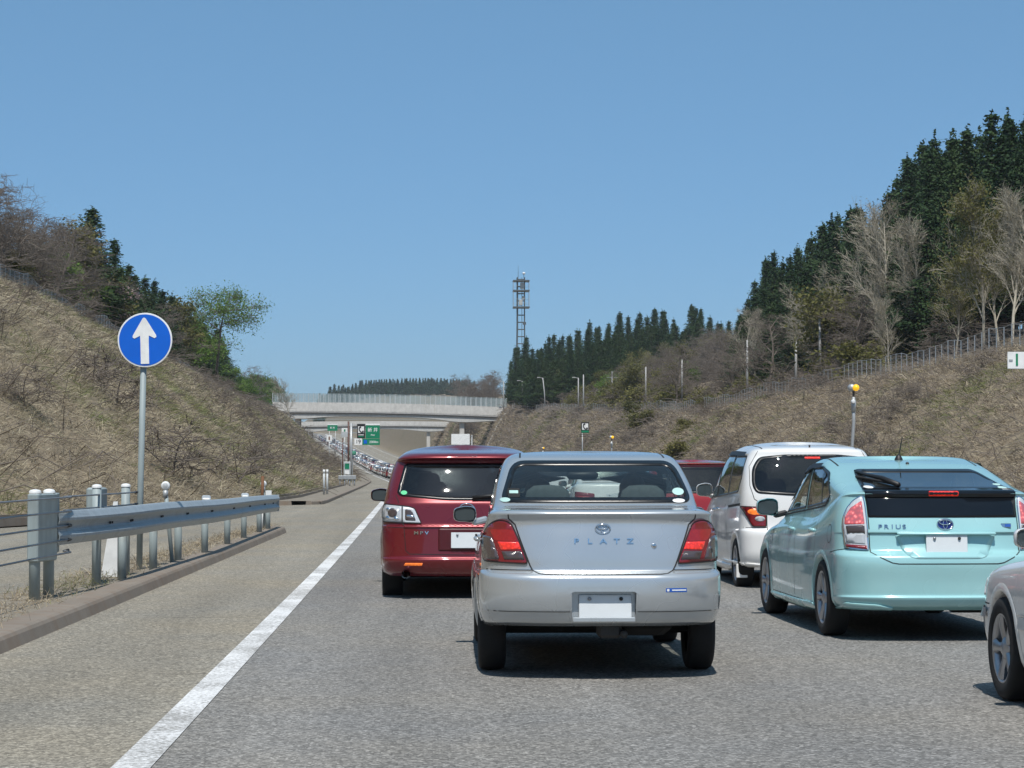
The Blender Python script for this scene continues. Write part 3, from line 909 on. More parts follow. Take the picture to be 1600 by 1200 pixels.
# ------------------------------------------------------------------ vegetation materials
def leaf_mat(name, stops, trans=.25, rough=.7, tint=False):
    m = NT(name)
    oi = m.node('ObjectInfo')
    p = m.coord('Object')
    f = m.noise(p, 1.1, 3)
    g = m.math('ADD', m.math('MULTIPLY', f, .6), m.math('MULTIPLY', oi.outputs['Random'], .4))
    colr = m.ramp(g, stops)
    m.set(Base_Color=colr, Roughness=rough, Specular_IOR_Level=.2)
    tr = m.node('BsdfTranslucent', Color=colr)
    mx = m.node('MixShader', i0=trans, i1=m.b.outputs[0], i2=tr.outputs[0])
    m.link(mx.outputs[0], m.out.inputs[0])
    return m.mat
M_CEDAR = leaf_mat('conifer_foliage', [(.22, (.016, .040, .014)), (.5, (.030, .062, .020)), (.75, (.050, .082, .027)), (.94, (.10, .088, .036))], .15)
M_FRESH = leaf_mat('fresh_green_leaves', [(.25, (.085, .15, .028)), (.6, (.14, .235, .045)), (.85, (.21, .29, .075))], .4)
M_OLIVE = leaf_mat('yellow_green_spring_leaves', [(.25, (.11, .115, .035)), (.6, (.18, .17, .055)), (.85, (.24, .22, .09))], .35)
M_GREY_L = leaf_mat('pale_budding_twigs', [(.25, (.19, .165, .105)), (.6, (.26, .23, .15)), (.85, (.31, .285, .20))], .3)
M_BLOSSOM = leaf_mat('pale_pink_blossom', [(.25, (.34, .25, .24)), (.6, (.46, .35, .34)), (.85, (.55, .45, .44))], .3)
M_BARK_G = plain('pale_grey_bark', (.38, .345, .275), .9, 0, .2, 8)
M_BARK_B = plain('brown_grey_twigs', (.155, .13, .108), .9, 0, .25, 8)
M_BARK_D = plain('dark_conifer_bark', (.07, .05, .035), .9, 0, .25, 8)

def rot_to(d):
    return Vector((0, 0, 1)).rotation_difference(d)
def leaf_faces(C, size, r, n_dir=None, flat=.6):
    """one triangle-pair leaf clump face per centre"""
    k = len(C)
    nrm = r.normal(size=(k, 3))
    nrm[:, 2] = np.abs(nrm[:, 2])*flat + .25
    if n_dir is not None: nrm += n_dir*.9
    nrm /= np.linalg.norm(nrm, axis=1)[:, None]
    t = np.cross(nrm, r.normal(size=(k, 3))); t /= np.linalg.norm(t, axis=1)[:, None] + 1e-9
    b = np.cross(nrm, t)
    sz = (size*r.uniform(.6, 1.35, k))[:, None]
    a1 = sz*r.uniform(.7, 1.3, (k, 1)); b1 = sz*r.uniform(.45, .9, (k, 1))
    V = np.stack([C - t*a1, C + b*b1*.8 + t*a1*.1, C + t*a1, C - b*b1 + t*a1*.15], 1).reshape(-1, 3)
    F = np.arange(4*k).reshape(k, 4)
    return V, F
def cedar_meshes(seed, H=18.0, Rm=2.9, full=.12, dens=1.0, m=13, raw=False):
    r = np.random.default_rng(seed)
    mb = MB(); mb.smooth = True
    mb.tube([(0, 0, -1), (.05, 0, H*.35), (0, .06, H*.7), (0, 0, H*.97)], [.30, .22, .12, .03], 8)
    trunk = mb.mesh('trunk', M_BARK_D)
    C, N = [], []
    z = H*full
    while z < H - .15:
        t = z/H
        rad = Rm*((1 - t)**1.08)*1.25*(.82 + .3*math.sin(z*1.7 + seed)*.5) + .10
        rad *= 1.0 if t > .3 else .55 + 1.5*t
        nb = max(3, int((4 + rad*2.2)*dens))
        a0 = r.uniform(0, 6.3)
        for i in range(nb):
            an = a0 + 6.283*i/nb + r.normal()*.25
            L = rad*r.uniform(.62, 1.12)
            drop = r.uniform(-.05, .30)
            kk = max(2, int(L/.48) + 1)
            for j in range(kk):
                q = (j + .8)/kk
                c = np.array([math.cos(an)*L*q, math.sin(an)*L*q, z - drop*L*q + .35*L*q*q])
                cc = c + r.normal(size=(m, 3))*np.array([.20, .20, .17])*(1.15 - .35*t)
                C.append(cc); N.append(np.tile([math.cos(an), math.sin(an), .35], (m, 1)))
        z += r.uniform(.34, .55)
    for q in np.linspace(-1.6, .5, 12): C.append(np.array([[r.normal()*.06, r.normal()*.06, H + q]]*2)); N.append(np.zeros((2, 3)))
    C.append(np.array([[0, 0, H - .1], [0, 0, H + .15], [0.02, 0, H + .4], [0, .05, H - .4], [.1, 0, H - .5], [-.1, 0, H - .6]])); N.append(np.zeros((6, 3)))
    C = np.concatenate(C); N = np.concatenate(N)
    V, F = leaf_faces(C, .13 if not raw else .45, r, N)
    if raw: return V, F
    return trunk, np_mesh('crown', V, F, M_CEDAR)
CEDARS = [cedar_meshes(s, 18, rm, fu) for s, rm, fu in ((1, 2.9, .10), (2, 3.4, .08), (3, 2.6, .12), (4, 3.1, .06), (5, 2.7, .1), (6, 3.6, .1))]

def grow(seed, H, spread=.5, upright=.6, levels=4, n0=14, trunk_r=.14, start=.25, len0=.34, crook=.12):
    """recursive branches; returns tube list [(pts, radii)] and tip points"""
    r = random.Random(seed)
    tubes, tips = [], []
    def branch(p, d, L, rad, lev):
        nseg = 4 if lev < 2 else 3
        pts = [p.copy()]; rads = [rad]
        dd = d.copy(); q = p.copy()
        for i in range(nseg):
            dd = (dd + Vector((r.gauss(0, crook), r.gauss(0, crook), r.gauss(0, crook*.5) + .05*upright))).normalized()
            q = q + dd*(L/nseg); pts.append(q.copy()); rads.append(rad*(1 - .75*(i + 1)/nseg) + .004)
        tubes.append((pts, rads, lev))
        if lev >= levels: tips.append(q); return
        n = {0: n0, 1: 7, 2: 5, 3: 4}.get(lev, 3)
        for i in range(n):
            t = (start if lev == 0 else .25) + (1 - (start if lev == 0 else .25))*(i + r.random())/n
            k = min(int(t*nseg), nseg - 1); f = t*nseg - k
            bp = pts[k].lerp(pts[k+1], min(f, 1))
            an = r.uniform(0, 6.283)
            base = (pts[k+1] - pts[k]).normalized()
            side = Vector((math.cos(an), math.sin(an), 0))
            side = (side - base*side.dot(base)).normalized()
            nd = (base*(upright*r.uniform(.7, 1.2)) + side*(1 - upright + spread*r.uniform(.4, 1))).normalized()
            ll = L*(len0 if lev == 0 else .55)*r.uniform(.7, 1.25)*((1.25 - .75*t) if lev == 0 else 1)
            branch(bp, nd, ll, max(rads[k]*.5, .008), lev + 1)
    branch(Vector((0, 0, -.3)), Vector((r.gauss(0, .03), r.gauss(0, .03), 1)), H, trunk_r, 0)
    return tubes, tips
def tree_meshes(seed, H, bark, leaf=None, leaf_size=.12, per_tip=3, jit=.22, thick=1.0, **kw):
    tubes, tips = grow(seed, H, **kw)
    a, b = MB(), MB(); a.smooth = b.smooth = True
    for pts, rads, lev in tubes:
        (a if lev == 0 else b).tube(pts, [x*thick for x in rads], 8 if lev == 0 else (5 if lev == 1 else 3), cap=False)
    trunk = a.mesh('trunk', bark)
    crown_b = b
    meshes = [('trunk', trunk), ('branches', b.mesh('branches', bark))]
    if leaf:
        r = np.random.default_rng(seed)
        T = np.array([list(t) for t in tips])
        T = np.repeat(T, per_tip, 0) + r.normal(size=(len(T)*per_tip, 3))*jit
        V, F = leaf_faces(T, leaf_size, r, None, .8)
        meshes.append(('crown', np_mesh('crown', V, F, leaf)))
    return meshes
BARE_TALL = [tree_meshes(s, 11, M_BARK_G, M_GREY_L, .06, 1, .2, 1.2, upright=.77, spread=.36, n0=16, start=.2, len0=.30) for s in (21, 22, 23, 24)]
BARE_YEL = [tree_meshes(s, 11, M_BARK_G, M_OLIVE, .10, 3, .25, 1.1, upright=.74, spread=.38, n0=18, start=.2, len0=.29) for s in (31, 32)]
BARE_RND = [tree_meshes(s, 7.5, M_BARK_B, None, upright=.5, spread=.75, n0=16, start=.12, len0=.42, thick=1.15, crook=.16) for s in (41, 42, 43)]
LEAFY = [tree_meshes(s, 6.5, M_BARK_B, M_FRESH, .16, 5, .32, upright=.5, spread=.7, n0=12, start=.12, len0=.42) for s in (51, 52)]
OLIVE = [tree_meshes(s, 6.0, M_BARK_B, M_OLIVE, .13, 4, .32, upright=.5, spread=.75, n0=12, start=.12, len0=.42) for s in (61, 62)]
CHERRY = [tree_meshes(71, 5.0, M_BARK_B, M_BLOSSOM, .13, 5, .25, upright=.42, spread=.85, n0=10, start=.2, len0=.48)]
SPREAD = [tree_meshes(81, 9.0, M_BARK_B, M_FRESH, .085, 6, .28, 1.1, upright=.42, spread=.75, n0=9, start=.45, len0=.46, crook=.15)]

NTREE = [0]
def plant(name, meshes, X, Y, h, base_h, label, cat, group, wid=1.0, rz=None):
    """meshes: list of (part, mesh); h: height wanted, base_h: mesh height"""
    g = ground_xy(X, Y)
    e = empty(name, (X, Y, g), random.uniform(0, 6.28) if rz is None else rz, label, cat, group)
    k = h/base_h
    e.scale = (k*wid, k*wid, k)
    for nm, me in meshes: link(nm, me, e)
    NTREE[0] += 1
    return e
def cedar(X, Y, h, label, group, wid=1.0, slim=False):
    t, c = random.choice(CEDARS)
    if slim: return plant('conifer_tree', [('trunk', t), ('crown', c)], X, Y, h, 18.3, label, 'tree', group, wid*2.2)
    return plant('conifer_tree', [('trunk', t), ('crown', c)], X, Y, h, 18.3, label, 'tree', group, wid*1.12*max(1.0, (17.0/h))**.6)
def xpx(px, Y): return (px - VPX)/FPX*Y
def top_at(py, Y): return CAM_H + (HOR - py)/FPX*Y

# right grove: tall dark conifers above the opposite slope
SKY1 = [(1150, 505), (1162, 488), (1175, 440), (1200, 392), (1235, 376), (1262, 372), (1290, 345), (1312, 320), (1345, 314), (1370, 330), (1395, 285), (1412, 250), (1440, 222), (1468, 190), (1488, 205), (1505, 190), (1530, 186), (1552, 172), (1582, 160), (1605, 165), (1660, 140), (1740, 120)]
sx1 = np.array(SKY1, float)
for row, (u, dpx) in enumerate(((45, 0), (49, 12), (41.0, 30), (54, 6), (38.0, 95))):
    Y = 150 if row not in (2, 4) else 156
    while Y < 325:
        X = u + random.uniform(-1.3, 1.3) + float(shift(Y))
        px = VPX + X/Y*FPX
        if px < 1156: break
        ty = float(np.interp(px, sx1[:, 0], sx1[:, 1])) + random.choice([0, 4, 10, 22, 30]) + dpx
        h = top_at(ty, Y) - ground_xy(X, Y)
        h = min(max(h, 9), 25)
        cedar(X, Y, h, 'tall dark conifer in the dense grove above the opposite slope', 'conifers above the opposite slope', random.uniform(1.0, 1.3))
        Y += random.uniform(2.9, 4.7)*(1 + (Y - 150)/240)
# second grove beside the bridge end and tower
SKY2 = [(772, 605), (780, 585), (792, 560), (803, 545), (830, 522), (850, 528), (870, 524), (880, 520), (905, 512), (935, 496), (948, 500), (968, 490), (985, 494), (1008, 488), (1035, 476), (1045, 482), (1058, 484), (1070, 500), (1088, 464), (1106, 492), (1130, 505), (1160, 500)]
sx2 = np.array(SKY2, float)
for row, Yc in enumerate((405, 418, 433, 449, 468)):
    px = 776 + row*3 if row > 0 else 800
    while px < 1165:
        Y = Yc + random.uniform(-5, 5)
        X = xpx(px, Y)
        if X - float(shift(Y)) < 27.5: px += 5; continue
        ty = float(np.interp(px, sx2[:, 0], sx2[:, 1])) + random.choice([-3, 0, 2, 6, 12, 20]) + (0 if row > 2 else 34 - row*9)
        h = min(max(top_at(ty, Y) - ground_xy(X, Y), 5), 24)
        cedar(X, Y, h, 'dark conifer in the wood between the bridge and the antenna tower', 'conifers near the bridge end', random.uniform(1.05, 1.5))
        px += random.uniform(11.5, 18.5)
# far wooded hill behind the bridge: reads as one mass of treetops
FARC = [cedar_meshes(s, 18, 3.0, .1, .7, 2, True) for s in (1, 2, 3)]
FV, FF = [], []
SKY3 = [(492, 626), (500, 620), (525, 604), (545, 600), (575, 592), (600, 594), (640, 597), (680, 596), (705, 602), (715, 610), (740, 612)]
sx3 = np.array(SKY3, float)
for row, Yc in enumerate((1290, 1320, 1350)):
    px = 494 + row*3
    while px < 742:
        Y = Yc + random.uniform(-8, 8); X = xpx(px, Y)
        ty = float(np.interp(px, sx3[:, 0], sx3[:, 1])) + random.choice([-5, 0, 2, 5, 9, 12]) + (2 - row)*5
        h = min(max(top_at(ty, Y) - ground_xy(X, Y), 7), 26)
        v, f = random.choice(FARC)
        k = h/18.3; w = k*random.uniform(1.9, 2.9); a = random.uniform(0, 6.28)
        q = np.stack([(v[:, 0]*math.cos(a) - v[:, 1]*math.sin(a))*w + X, (v[:, 0]*math.sin(a) + v[:, 1]*math.cos(a))*w + Y, v[:, 2]*k + ground_xy(X, Y)], 1)
        FF.append(f + sum(len(z) for z in FV)); FV.append(q)
        px += random.uniform(2.5, 7)
tag(link('distant_wood', np_mesh('distant_wood', np.concatenate(FV), np.concatenate(FF), M_CEDAR)), 'distant dark conifer wood on the hill behind the bridge', None, None, 'stuff')
# bare trees just behind the bridge, right of the far hill
for i in range(16):
    px = random.uniform(715, 782); Y = random.uniform(485, 560); X = xpx(px, Y)
    h = top_at(random.uniform(572, 600), Y) - ground_xy(X, Y)
    plant('bare_tree', random.choice(BARE_RND), X, Y, min(max(h, 5), 14), 8.5, 'leafless grey tree behind the right end of the bridge', 'tree', 'bare trees behind the bridge', .8)
# bare pale trees along the slope top
for i, (px, py, Y) in enumerate(sorted(((1380, 325, 168), (1451, 350, 160), (1545, 300, 140), (1590, 292, 135), (1342, 395, 178), (1320, 430, 186), (1165, 490, 232), (1182, 505, 226), (1410, 420, 172), (1500, 400, 150), (1570, 340, 150), (1298, 450, 200), (1362, 350, 190), (1430, 440, 180), (1480, 385, 176), (1525, 350, 165), (1620, 300, 136), (1660, 300, 130), (1395, 470, 150), (1270, 520, 205), (1240, 540, 215)), key=lambda q: q[0])):
    X = xpx(px, Y)
    if X - float(shift(Y)) < 30.6: X = 30.8 + float(shift(Y))
    g = ground_xy(X, Y); h = min(max(top_at(py, Y) - g, 4), 16)
    yel = px in (1545, 1500, 1570, 1480)
    lab = ('tall tree with sparse yellow green leaves' if yel else 'tall pale leafless tree') + ' above the fence, ' + ORD[min(i, 19)] + ' from the bridge side'
    plant('spring_tree' if yel else 'bare_tree', random.choice(BARE_YEL if yel else BARE_TALL), X, Y, h, 11.3, lab, 'tree', 'yellow green trees above the fence' if yel else 'pale bare trees above the fence', random.uniform(.75, .95))
# brown bare thicket between the two groves and under the conifers
for i in range(48):
    px = random.uniform(985, 1160); Y = random.uniform(318, 395); X = xpx(px, Y)
    if X - float(shift(Y)) < 32: continue
    ty = float(np.interp(px, [985, 1010, 1050, 1100, 1140, 1175], [580, 555, 540, 520, 505, 520])) + random.uniform(0, 60)
    h = min(max(top_at(ty, Y) - ground_xy(X, Y), 4), 13)
    plant('bare_tree', random.choice(BARE_RND), X, Y, h, 7.8, 'brown leafless tree in the thicket between the two conifer groves', 'tree', 'brown bare thicket', 1.1)
for i in range(12):
    Y = random.uniform(140, 320); u = random.uniform(33, 40); X = u + float(shift(Y))
    px = VPX + X/Y*FPX
    if px > 1700: continue
    kind = random.choice(['bare', 'bare', 'bare', 'olive'])
    plant('bare_tree' if kind == 'bare' else 'spring_tree', random.choice(BARE_RND if kind == 'bare' else OLIVE), X, Y, random.uniform(4.5, 8), 7.6 if kind == 'bare' else 6.3,
          'low brown leafless tree under the tall conifers' if kind == 'bare' else 'low olive green tree under the tall conifers', 'tree', 'low trees under the tall conifers', 1.15)
# green and olive shrubs in front of the second grove
for i in range(40):
    px = random.uniform(790, 1150); Y = random.uniform(330, 425)
    X = xpx(px, Y)
    if X - float(shift(Y)) < 31.5: continue
    kind = random.choices(['leafy', 'olive', 'bare', 'pale'], [3, 5, 4, 2])[0]
    m = {'leafy': LEAFY, 'olive': OLIVE, 'bare': BARE_RND, 'pale': BARE_YEL}[kind]
    bh = {'leafy': 6.8, 'olive': 6.3, 'bare': 7.8, 'pale': 11.3}[kind]
    lab = {'leafy': 'fresh green bushy tree at the foot of the conifers near the bridge', 'olive': 'olive green spring tree at the foot of the conifers near the bridge', 'bare': 'brown leafless tree at the foot of the conifers near the bridge', 'pale': 'pale budding tree at the foot of the conifers near the bridge'}[kind]
    plant({'leafy': 'leafy_tree', 'olive': 'spring_tree', 'bare': 'bare_tree', 'pale': 'spring_tree'}[kind], random.choice(m), X, Y, random.uniform(3.5, 6.5), bh, lab, 'tree', 'low trees before the second grove', 1.1)

# left slope top
def y_for(px, u):
    """distance at which a thing standing u metres beside the road is seen at photo column px"""
    k = (px - VPX)/FPX; Y = u/k
    for _ in range(30): Y = (u + float(shift(Y)))/k
    return Y
for (px, py, Y, wid) in ((145, 335, 165, 1.0), (180, 385, 182, .9), (160, 402, 190, 1.1), (203, 425, 205, 1.0), (228, 442, 220, 1.0), (243, 447, 232, .8), (212, 440, 214, 1.0), (190, 430, 200, 1.0), (255, 465, 245, 1.0), (270, 470, 262, .8), (128, 420, 175, 1.1), (318, 520, 300, 1.2), (340, 525, 316, 1.2), (352, 555, 330, 1.2), (300, 505, 285, 1.1)):
    Y = y_for(px, -26.0 - random.random()); X = xpx(px, Y)
    h = min(max(top_at(py - 10, Y) - ground_xy(X, Y), 4.5), 16)
    cedar(X, Y, h, 'dark pointed conifer on the slope top behind the blue sign', 'conifers above the near slope', wid*1.12, True)
LT = [('bare', 10, 300, 140), ('bare', 38, 330, 145), ('bare', -15, 285, 132), ('bare', 62, 340, 150), ('bare', 85, 345, 160), ('bare', 20, 330, 150), ('bare', 112, 350, 175), ('bare', 48, 380, 140), ('bare', 5, 360, 132), ('bare', 130, 420, 165),
      ('olive', 98, 375, 150), ('leafy', 72, 395, 148), ('leafy', 118, 400, 158), ('olive', 60, 420, 142), ('olive', 140, 430, 165), ('leafy', 95, 420, 150), ('olive', 20, 400, 132), ('leafy', 45, 415, 138),
      ('cherry', 185, 478, 168), ('cherry', 152, 440, 172), ('bare', 170, 430, 178), ('bare', 268, 468, 250), ('bare', 255, 480, 235), ('olive', 238, 470, 226), ('bare', 220, 470, 212),
      ('leafy', 285, 500, 270), ('leafy', 300, 520, 280), ('leafy', 322, 535, 300), ('olive', 275, 490, 262), ('leafy', 338, 560, 318), ('leafy', 362, 580, 345), ('leafy', 385, 588, 370), ('leafy', 402, 590, 390), ('leafy', 418, 598, 405), ('leafy', 372, 595, 355), ('leafy', 408, 608, 396), ('bare', 395, 575, 385),
      ('bare', -40, 280, 128), ('olive', -10, 390, 127), ('bare', 30, 350, 165), ('bare', 55, 360, 170)]
for kind, px, py, Y in LT:
    Y = y_for(px, -25.3 - random.random()*3.5 if px < 350 else -23.5 - random.random()*2); X = xpx(px, Y)
    h = min(max(top_at(py, Y) - ground_xy(X, Y), 2.5), 11)
    m, bh, nm, lab = {'bare': (BARE_RND, 7.8, 'bare_tree', 'brown leafless tree on the slope top left of the blue sign'), 'olive': (OLIVE, 6.3, 'spring_tree', 'olive green spring tree on the slope top left of the blue sign'),
                      'leafy': (LEAFY, 6.8, 'leafy_tree', 'fresh green bushy tree along the top of the steep slope'), 'cherry': (CHERRY, 5.2, 'blossom_tree', 'pale pink blossoming tree on the slope top above the blue sign')}[kind]
    if kind == 'bare' and Y > 200: lab = 'brown leafless tree between conifers right of the blue sign'
    if kind == 'leafy' and Y > 330: lab = 'bright green bush near the left end of the bridge'
    plant(nm, random.choice(m), X, Y, h, bh, lab, 'tree', {'bare': 'bare trees above the near slope', 'olive': 'olive trees above the near slope', 'leafy': 'green trees above the near slope', 'cherry': 'blossoming trees'}[kind], 1.15)
Y = 262
X = xpx(342, Y); X = min(X, -23.5)
plant('spreading_tree', SPREAD[0], X, Y, top_at(448, Y) - ground_xy(X, Y), 9.6, 'airy tree with sparse light green leaves standing alone above the slope', 'tree', None, 1.0)
Y = 402
X = xpx(457, Y)
plant('bare_tree', BARE_TALL[1], X, Y, top_at(588, Y) - ground_xy(X, Y), 11.3, 'single leafless tree before the left end of the bridge', 'tree', None, .8)
X = xpx(733, 425)
plant('bare_tree', BARE_TALL[2], X, 425, 7.5, 11.3, 'thin leafless tree standing before the right bridge pier', 'tree', None, .7)

# ------------------------------------------------------------------ dry grass and brambles on the slopes
def grass_mat():
    m = NT('dry_grass_blades')
    a = m.node('Attribute', attribute_name='tint')
    m.set(Base_Color=a.outputs['Color'], Roughness=.85, Specular_IOR_Level=.15)
    tr = m.node('BsdfTranslucent', Color=a.outputs['Color'])
    mx = m.node('MixShader', i0=.2, i1=m.b.outputs[0], i2=tr.outputs[0])
    m.link(mx.outputs[0], m.out.inputs[0])
    return m.mat
M_GRASS = grass_mat()
PAL = 1.36*np.array([(.29, .24, .165), (.37, .315, .22), (.235, .19, .135), (.17, .142, .108), (.42, .37, .27), (.125, .103, .082)])
def slope_grass(name, label, n_tuft, su, blades=6, L=(.35, 1.0), W=.028, down=None, seed=3, green=.25, lie=.55, tone=(1, 1, 1)):
    """su(n, rng) -> s,u arrays. Blades lean down the slope."""
    r = np.random.default_rng(seed)
    s, u = su(n_tuft, r)
    g = height(s, u)
    X = shift(s) + u; Z = zroad(s) + g
    base = np.stack([X, s, Z], 1)
    base = np.repeat(base, blades, 0) + r.normal(size=(n_tuft*blades, 3))*np.array([.12, .18, .03])
    m = len(base)
    ln = r.uniform(L[0], L[1], m)[:, None]*np.repeat(r.uniform(.6, 1.3, n_tuft), blades)[:, None]
    tuft_dir = np.repeat(r.normal(size=(n_tuft, 3)), blades, 0)
    d = tuft_dir*.5 + r.normal(size=(m, 3))*.5 + np.array([down, 0, -.25])*lie
    d[:, 2] = d[:, 2]*.7 + .55
    d /= np.linalg.norm(d, axis=1)[:, None]
    bend = d.copy(); bend[:, 2] -= .75; bend[:, 0] += down*.35
    bend /= np.linalg.norm(bend, axis=1)[:, None]
    mid = base + d*ln*.5; tip = mid + bend*ln*.55
    side = np.cross(d, r.normal(size=(m, 3))); side /= np.linalg.norm(side, axis=1)[:, None]
    dist = np.clip(base[:, 1]/90, .7, 3.2)[:, None]
    w = W*dist*r.uniform(.6, 1.3, (m, 1))
    V = np.stack([base - side*w, base + side*w, mid + side*w*.7, mid - side*w*.7, tip], 1).reshape(-1, 3)
    i0 = np.arange(m)*5
    F = np.concatenate([np.stack([i0, i0+1, i0+2], 1), np.stack([i0, i0+2, i0+3], 1), np.stack([i0+3, i0+2, i0+4], 1)])
    # colours: straw, grey-brown, and green patches
    patch = lump(u, s, .11)*.6 + lump(u + 30, s*1.3, .31)*.4
    pick = np.clip((patch*1.5 + r.normal(size=n_tuft)*1.0 + 2.2), 0, 5.99).astype(int)
    pick = np.array([0, 1, 2, 3, 4, 5])[np.clip((pick*1.0).astype(int), 0, 5)]
    colr = PAL[pick]*np.array(tone)
    gp = lump(u*1.0 + 7, s*.8 - 11, .23) + .5*lump(u, s, .7) + r.normal(size=n_tuft)*.25
    isg = gp > np.quantile(gp, 1 - green)
    gc = np.array([(.10, .15, .035), (.15, .18, .055), (.19, .19, .07)])[r.integers(0, 3, n_tuft)]
    mixf = (isg*r.uniform(.35, 1, n_tuft))[:, None]
    colr = colr*(1 - mixf) + gc*mixf
    colr = np.repeat(colr, blades, 0)*r.uniform(.78, 1.18, (m, 1))
    colr = np.repeat(colr, 5, 0)
    me = np_mesh(name, V, F, M_GRASS, False, None, colr)
    o = link(name, me)
    tag(o, label, None, None, 'stuff')
    return o
def su_left(n, r):
    s = 34 + 400*r.random(n)**1.55
    a = r.random(n)
    return s, toeL(s) - .2 + (topL(s) - toeL(s) - 2.5)*a
def su_right(n, r):
    s = 60 + 390*r.random(n)**1.25
    a = r.random(n)
    return s, TOER + .1 + (topR(s) - TOER + 3.5)*a
slope_grass('dry_grass', 'dry tangled straw coloured grass covering the steep left slope', 76000, su_left, 6, (.22, .75), .011, 1.0, 3, .33, .55, (.90, .93, .96))
slope_grass('dry_grass', 'dry brown grass and weeds covering the slope beyond the opposite carriageway', 60000, su_right, 5, (.22, .7), .012, -1.0, 4, .16, .55, (.83, .83, .86))
def su_under(n, r):
    s = 452 + 190*r.random(n)
    return s, TOER + .1 + (topR(s) - TOER + 2)*r.random(n)
slope_grass('dry_grass', 'dry brown grass on the bank under and beyond the bridge', 9000, su_under, 4, (.4, 1.0), .016, -1.0, 14, .2, .55, (.85, .84, .9))
def su_verge(n, r):
    s = 14 + 33*r.random(n); k = kerbU(s)
    return s, k - .40 - r.random(n)*np.interp(s, [14, 40, 47], [.85, .45, .12])
o = slope_grass('verge_weeds', 'thin grey dead weeds on the strip below the barrier', 2600, su_verge, 4, (.04, .17), .004, 0.2, 8, .12, .1)
for v in o.data.vertices: v.co.z += .17
# brambles and fallen stems: thin bent branches lying over the slope grass
def brambles(name, label, n, su, down, seed):
    r = np.random.default_rng(seed)
    s, u = su(n, r)
    mb = MB(); mb.smooth = True
    for a, b in zip(s, u):
        p = ground(float(a), float(b))
        L = r.uniform(.8, 3.2)
        d = Vector((down*r.uniform(.1, 1) + r.normal()*.5, r.normal()*1.0, r.uniform(.1, .7))).normalized()
        q = p + d*L*.5 + Vector((0, 0, .15)); e2 = q + (d + Vector((down*.3, r.normal()*.4, -.7))).normalized()*L*.5
        w = r.uniform(.010, .022)*max(1, a/110)
        mb.tube([p, q, e2], [w, w*.8, w*.3], 3, cap=False)
    o = mb.build(name, M_BARK_B)
    return tag(o, label, None, None, 'stuff')
brambles('bramble_stems', 'bare bent stems scattered over the steep left slope', 2600, su_left, 1.0, 5)
brambles('bramble_stems', 'bare bent stems scattered over the slope beyond the opposite carriageway', 5200, su_right, -1.0, 6)
# low shrubs on the slopes, countable ones
SHRUB_B = [tree_meshes(s, 1.7, M_BARK_B, None, upright=.45, spread=.85, n0=14, start=.05, len0=.6, trunk_r=.03, crook=.2, levels=3) for s in (91, 92)]
SHRUB_G = [tree_meshes(s, 1.6, M_BARK_B, M_OLIVE, .07, 7, .16, upright=.45, spread=.85, n0=12, start=.05, len0=.6, trunk_r=.03, crook=.2, levels=3) for s in (93, 94)]
for i in range(110):
    left = i < 45
    s = random.uniform(60, 300) if left else random.uniform(90, 400)
    u = random.uniform(float(topL(s)), float(toeL(s)) - 1.2) if left else random.uniform(TOER + 1.5, float(topR(s)) + 1.0)
    gr = random.random() < (.03 if left else .05)
    X = u + float(shift(s))
    plant('shrub', [(('stems' if nm == 'branches' else nm), me) for nm, me in random.choice(SHRUB_G if gr else SHRUB_B)], X, s, random.uniform(1.0, 2.3), 1.8,
          ('low olive green shrub on the ' if gr else 'low leafless twiggy shrub on the ') + ('steep left slope' if left else 'slope beyond the opposite carriageway'), 'shrub', 'shrubs on the ' + ('near slope' if left else 'far slope'), 1.3)

# undergrowth behind the far fence
for i in range(90):
    s = random.uniform(150, 425); u = float(topR(s)) + random.uniform(1.5, 9)
    gr = random.random() < .5
    plant('shrub', [(('stems' if nm == 'branches' else nm), me) for nm, me in random.choice(SHRUB_G if gr else SHRUB_B)], u + float(shift(s)), s, random.uniform(1.6, 3.6), 1.8,
          'olive green bush behind the fence at the foot of the conifers' if gr else 'leafless brown bush behind the fence at the foot of the conifers', 'shrub', 'undergrowth behind the far fence', 1.4)
# ------------------------------------------------------------------ car kit
def paint(name, c, metal=.0, rough=.28, flake=0.0, coat=.9):
    m = NT(name)
    p = m.coord()
    d = m.noise(p, 2.5, 2)
    colr = m.ramp(d, [(.3, tuple(x*.965 for x in c)), (.7, tuple(min(1, x*1.02) for x in c))])
    dust = m.noise(p, 2.2, 2, .5)
    if flake:
        v = m.node('TexVoronoi', Vector=p, Scale=900.0)
        sc = m.node('SeparateColor', Color=v.outputs['Color'])
        colr = m.mix(flake, colr, m.ramp(sc.outputs[0], [(0, tuple(x*.6 for x in c)), (1, tuple(min(1, x*1.5) for x in c))]))
    rr = m.ramp(dust, [(.35, (rough*.85,)*3), (.75, (min(1, rough*1.35),)*3)])
    sep = m.node('SeparateColor', Color=rr)
    m.set(Base_Color=colr, Metallic=metal, Roughness=sep.outputs[0], Coat_Weight=coat, Coat_Roughness=.04, Specular_IOR_Level=.5)
    return m.mat
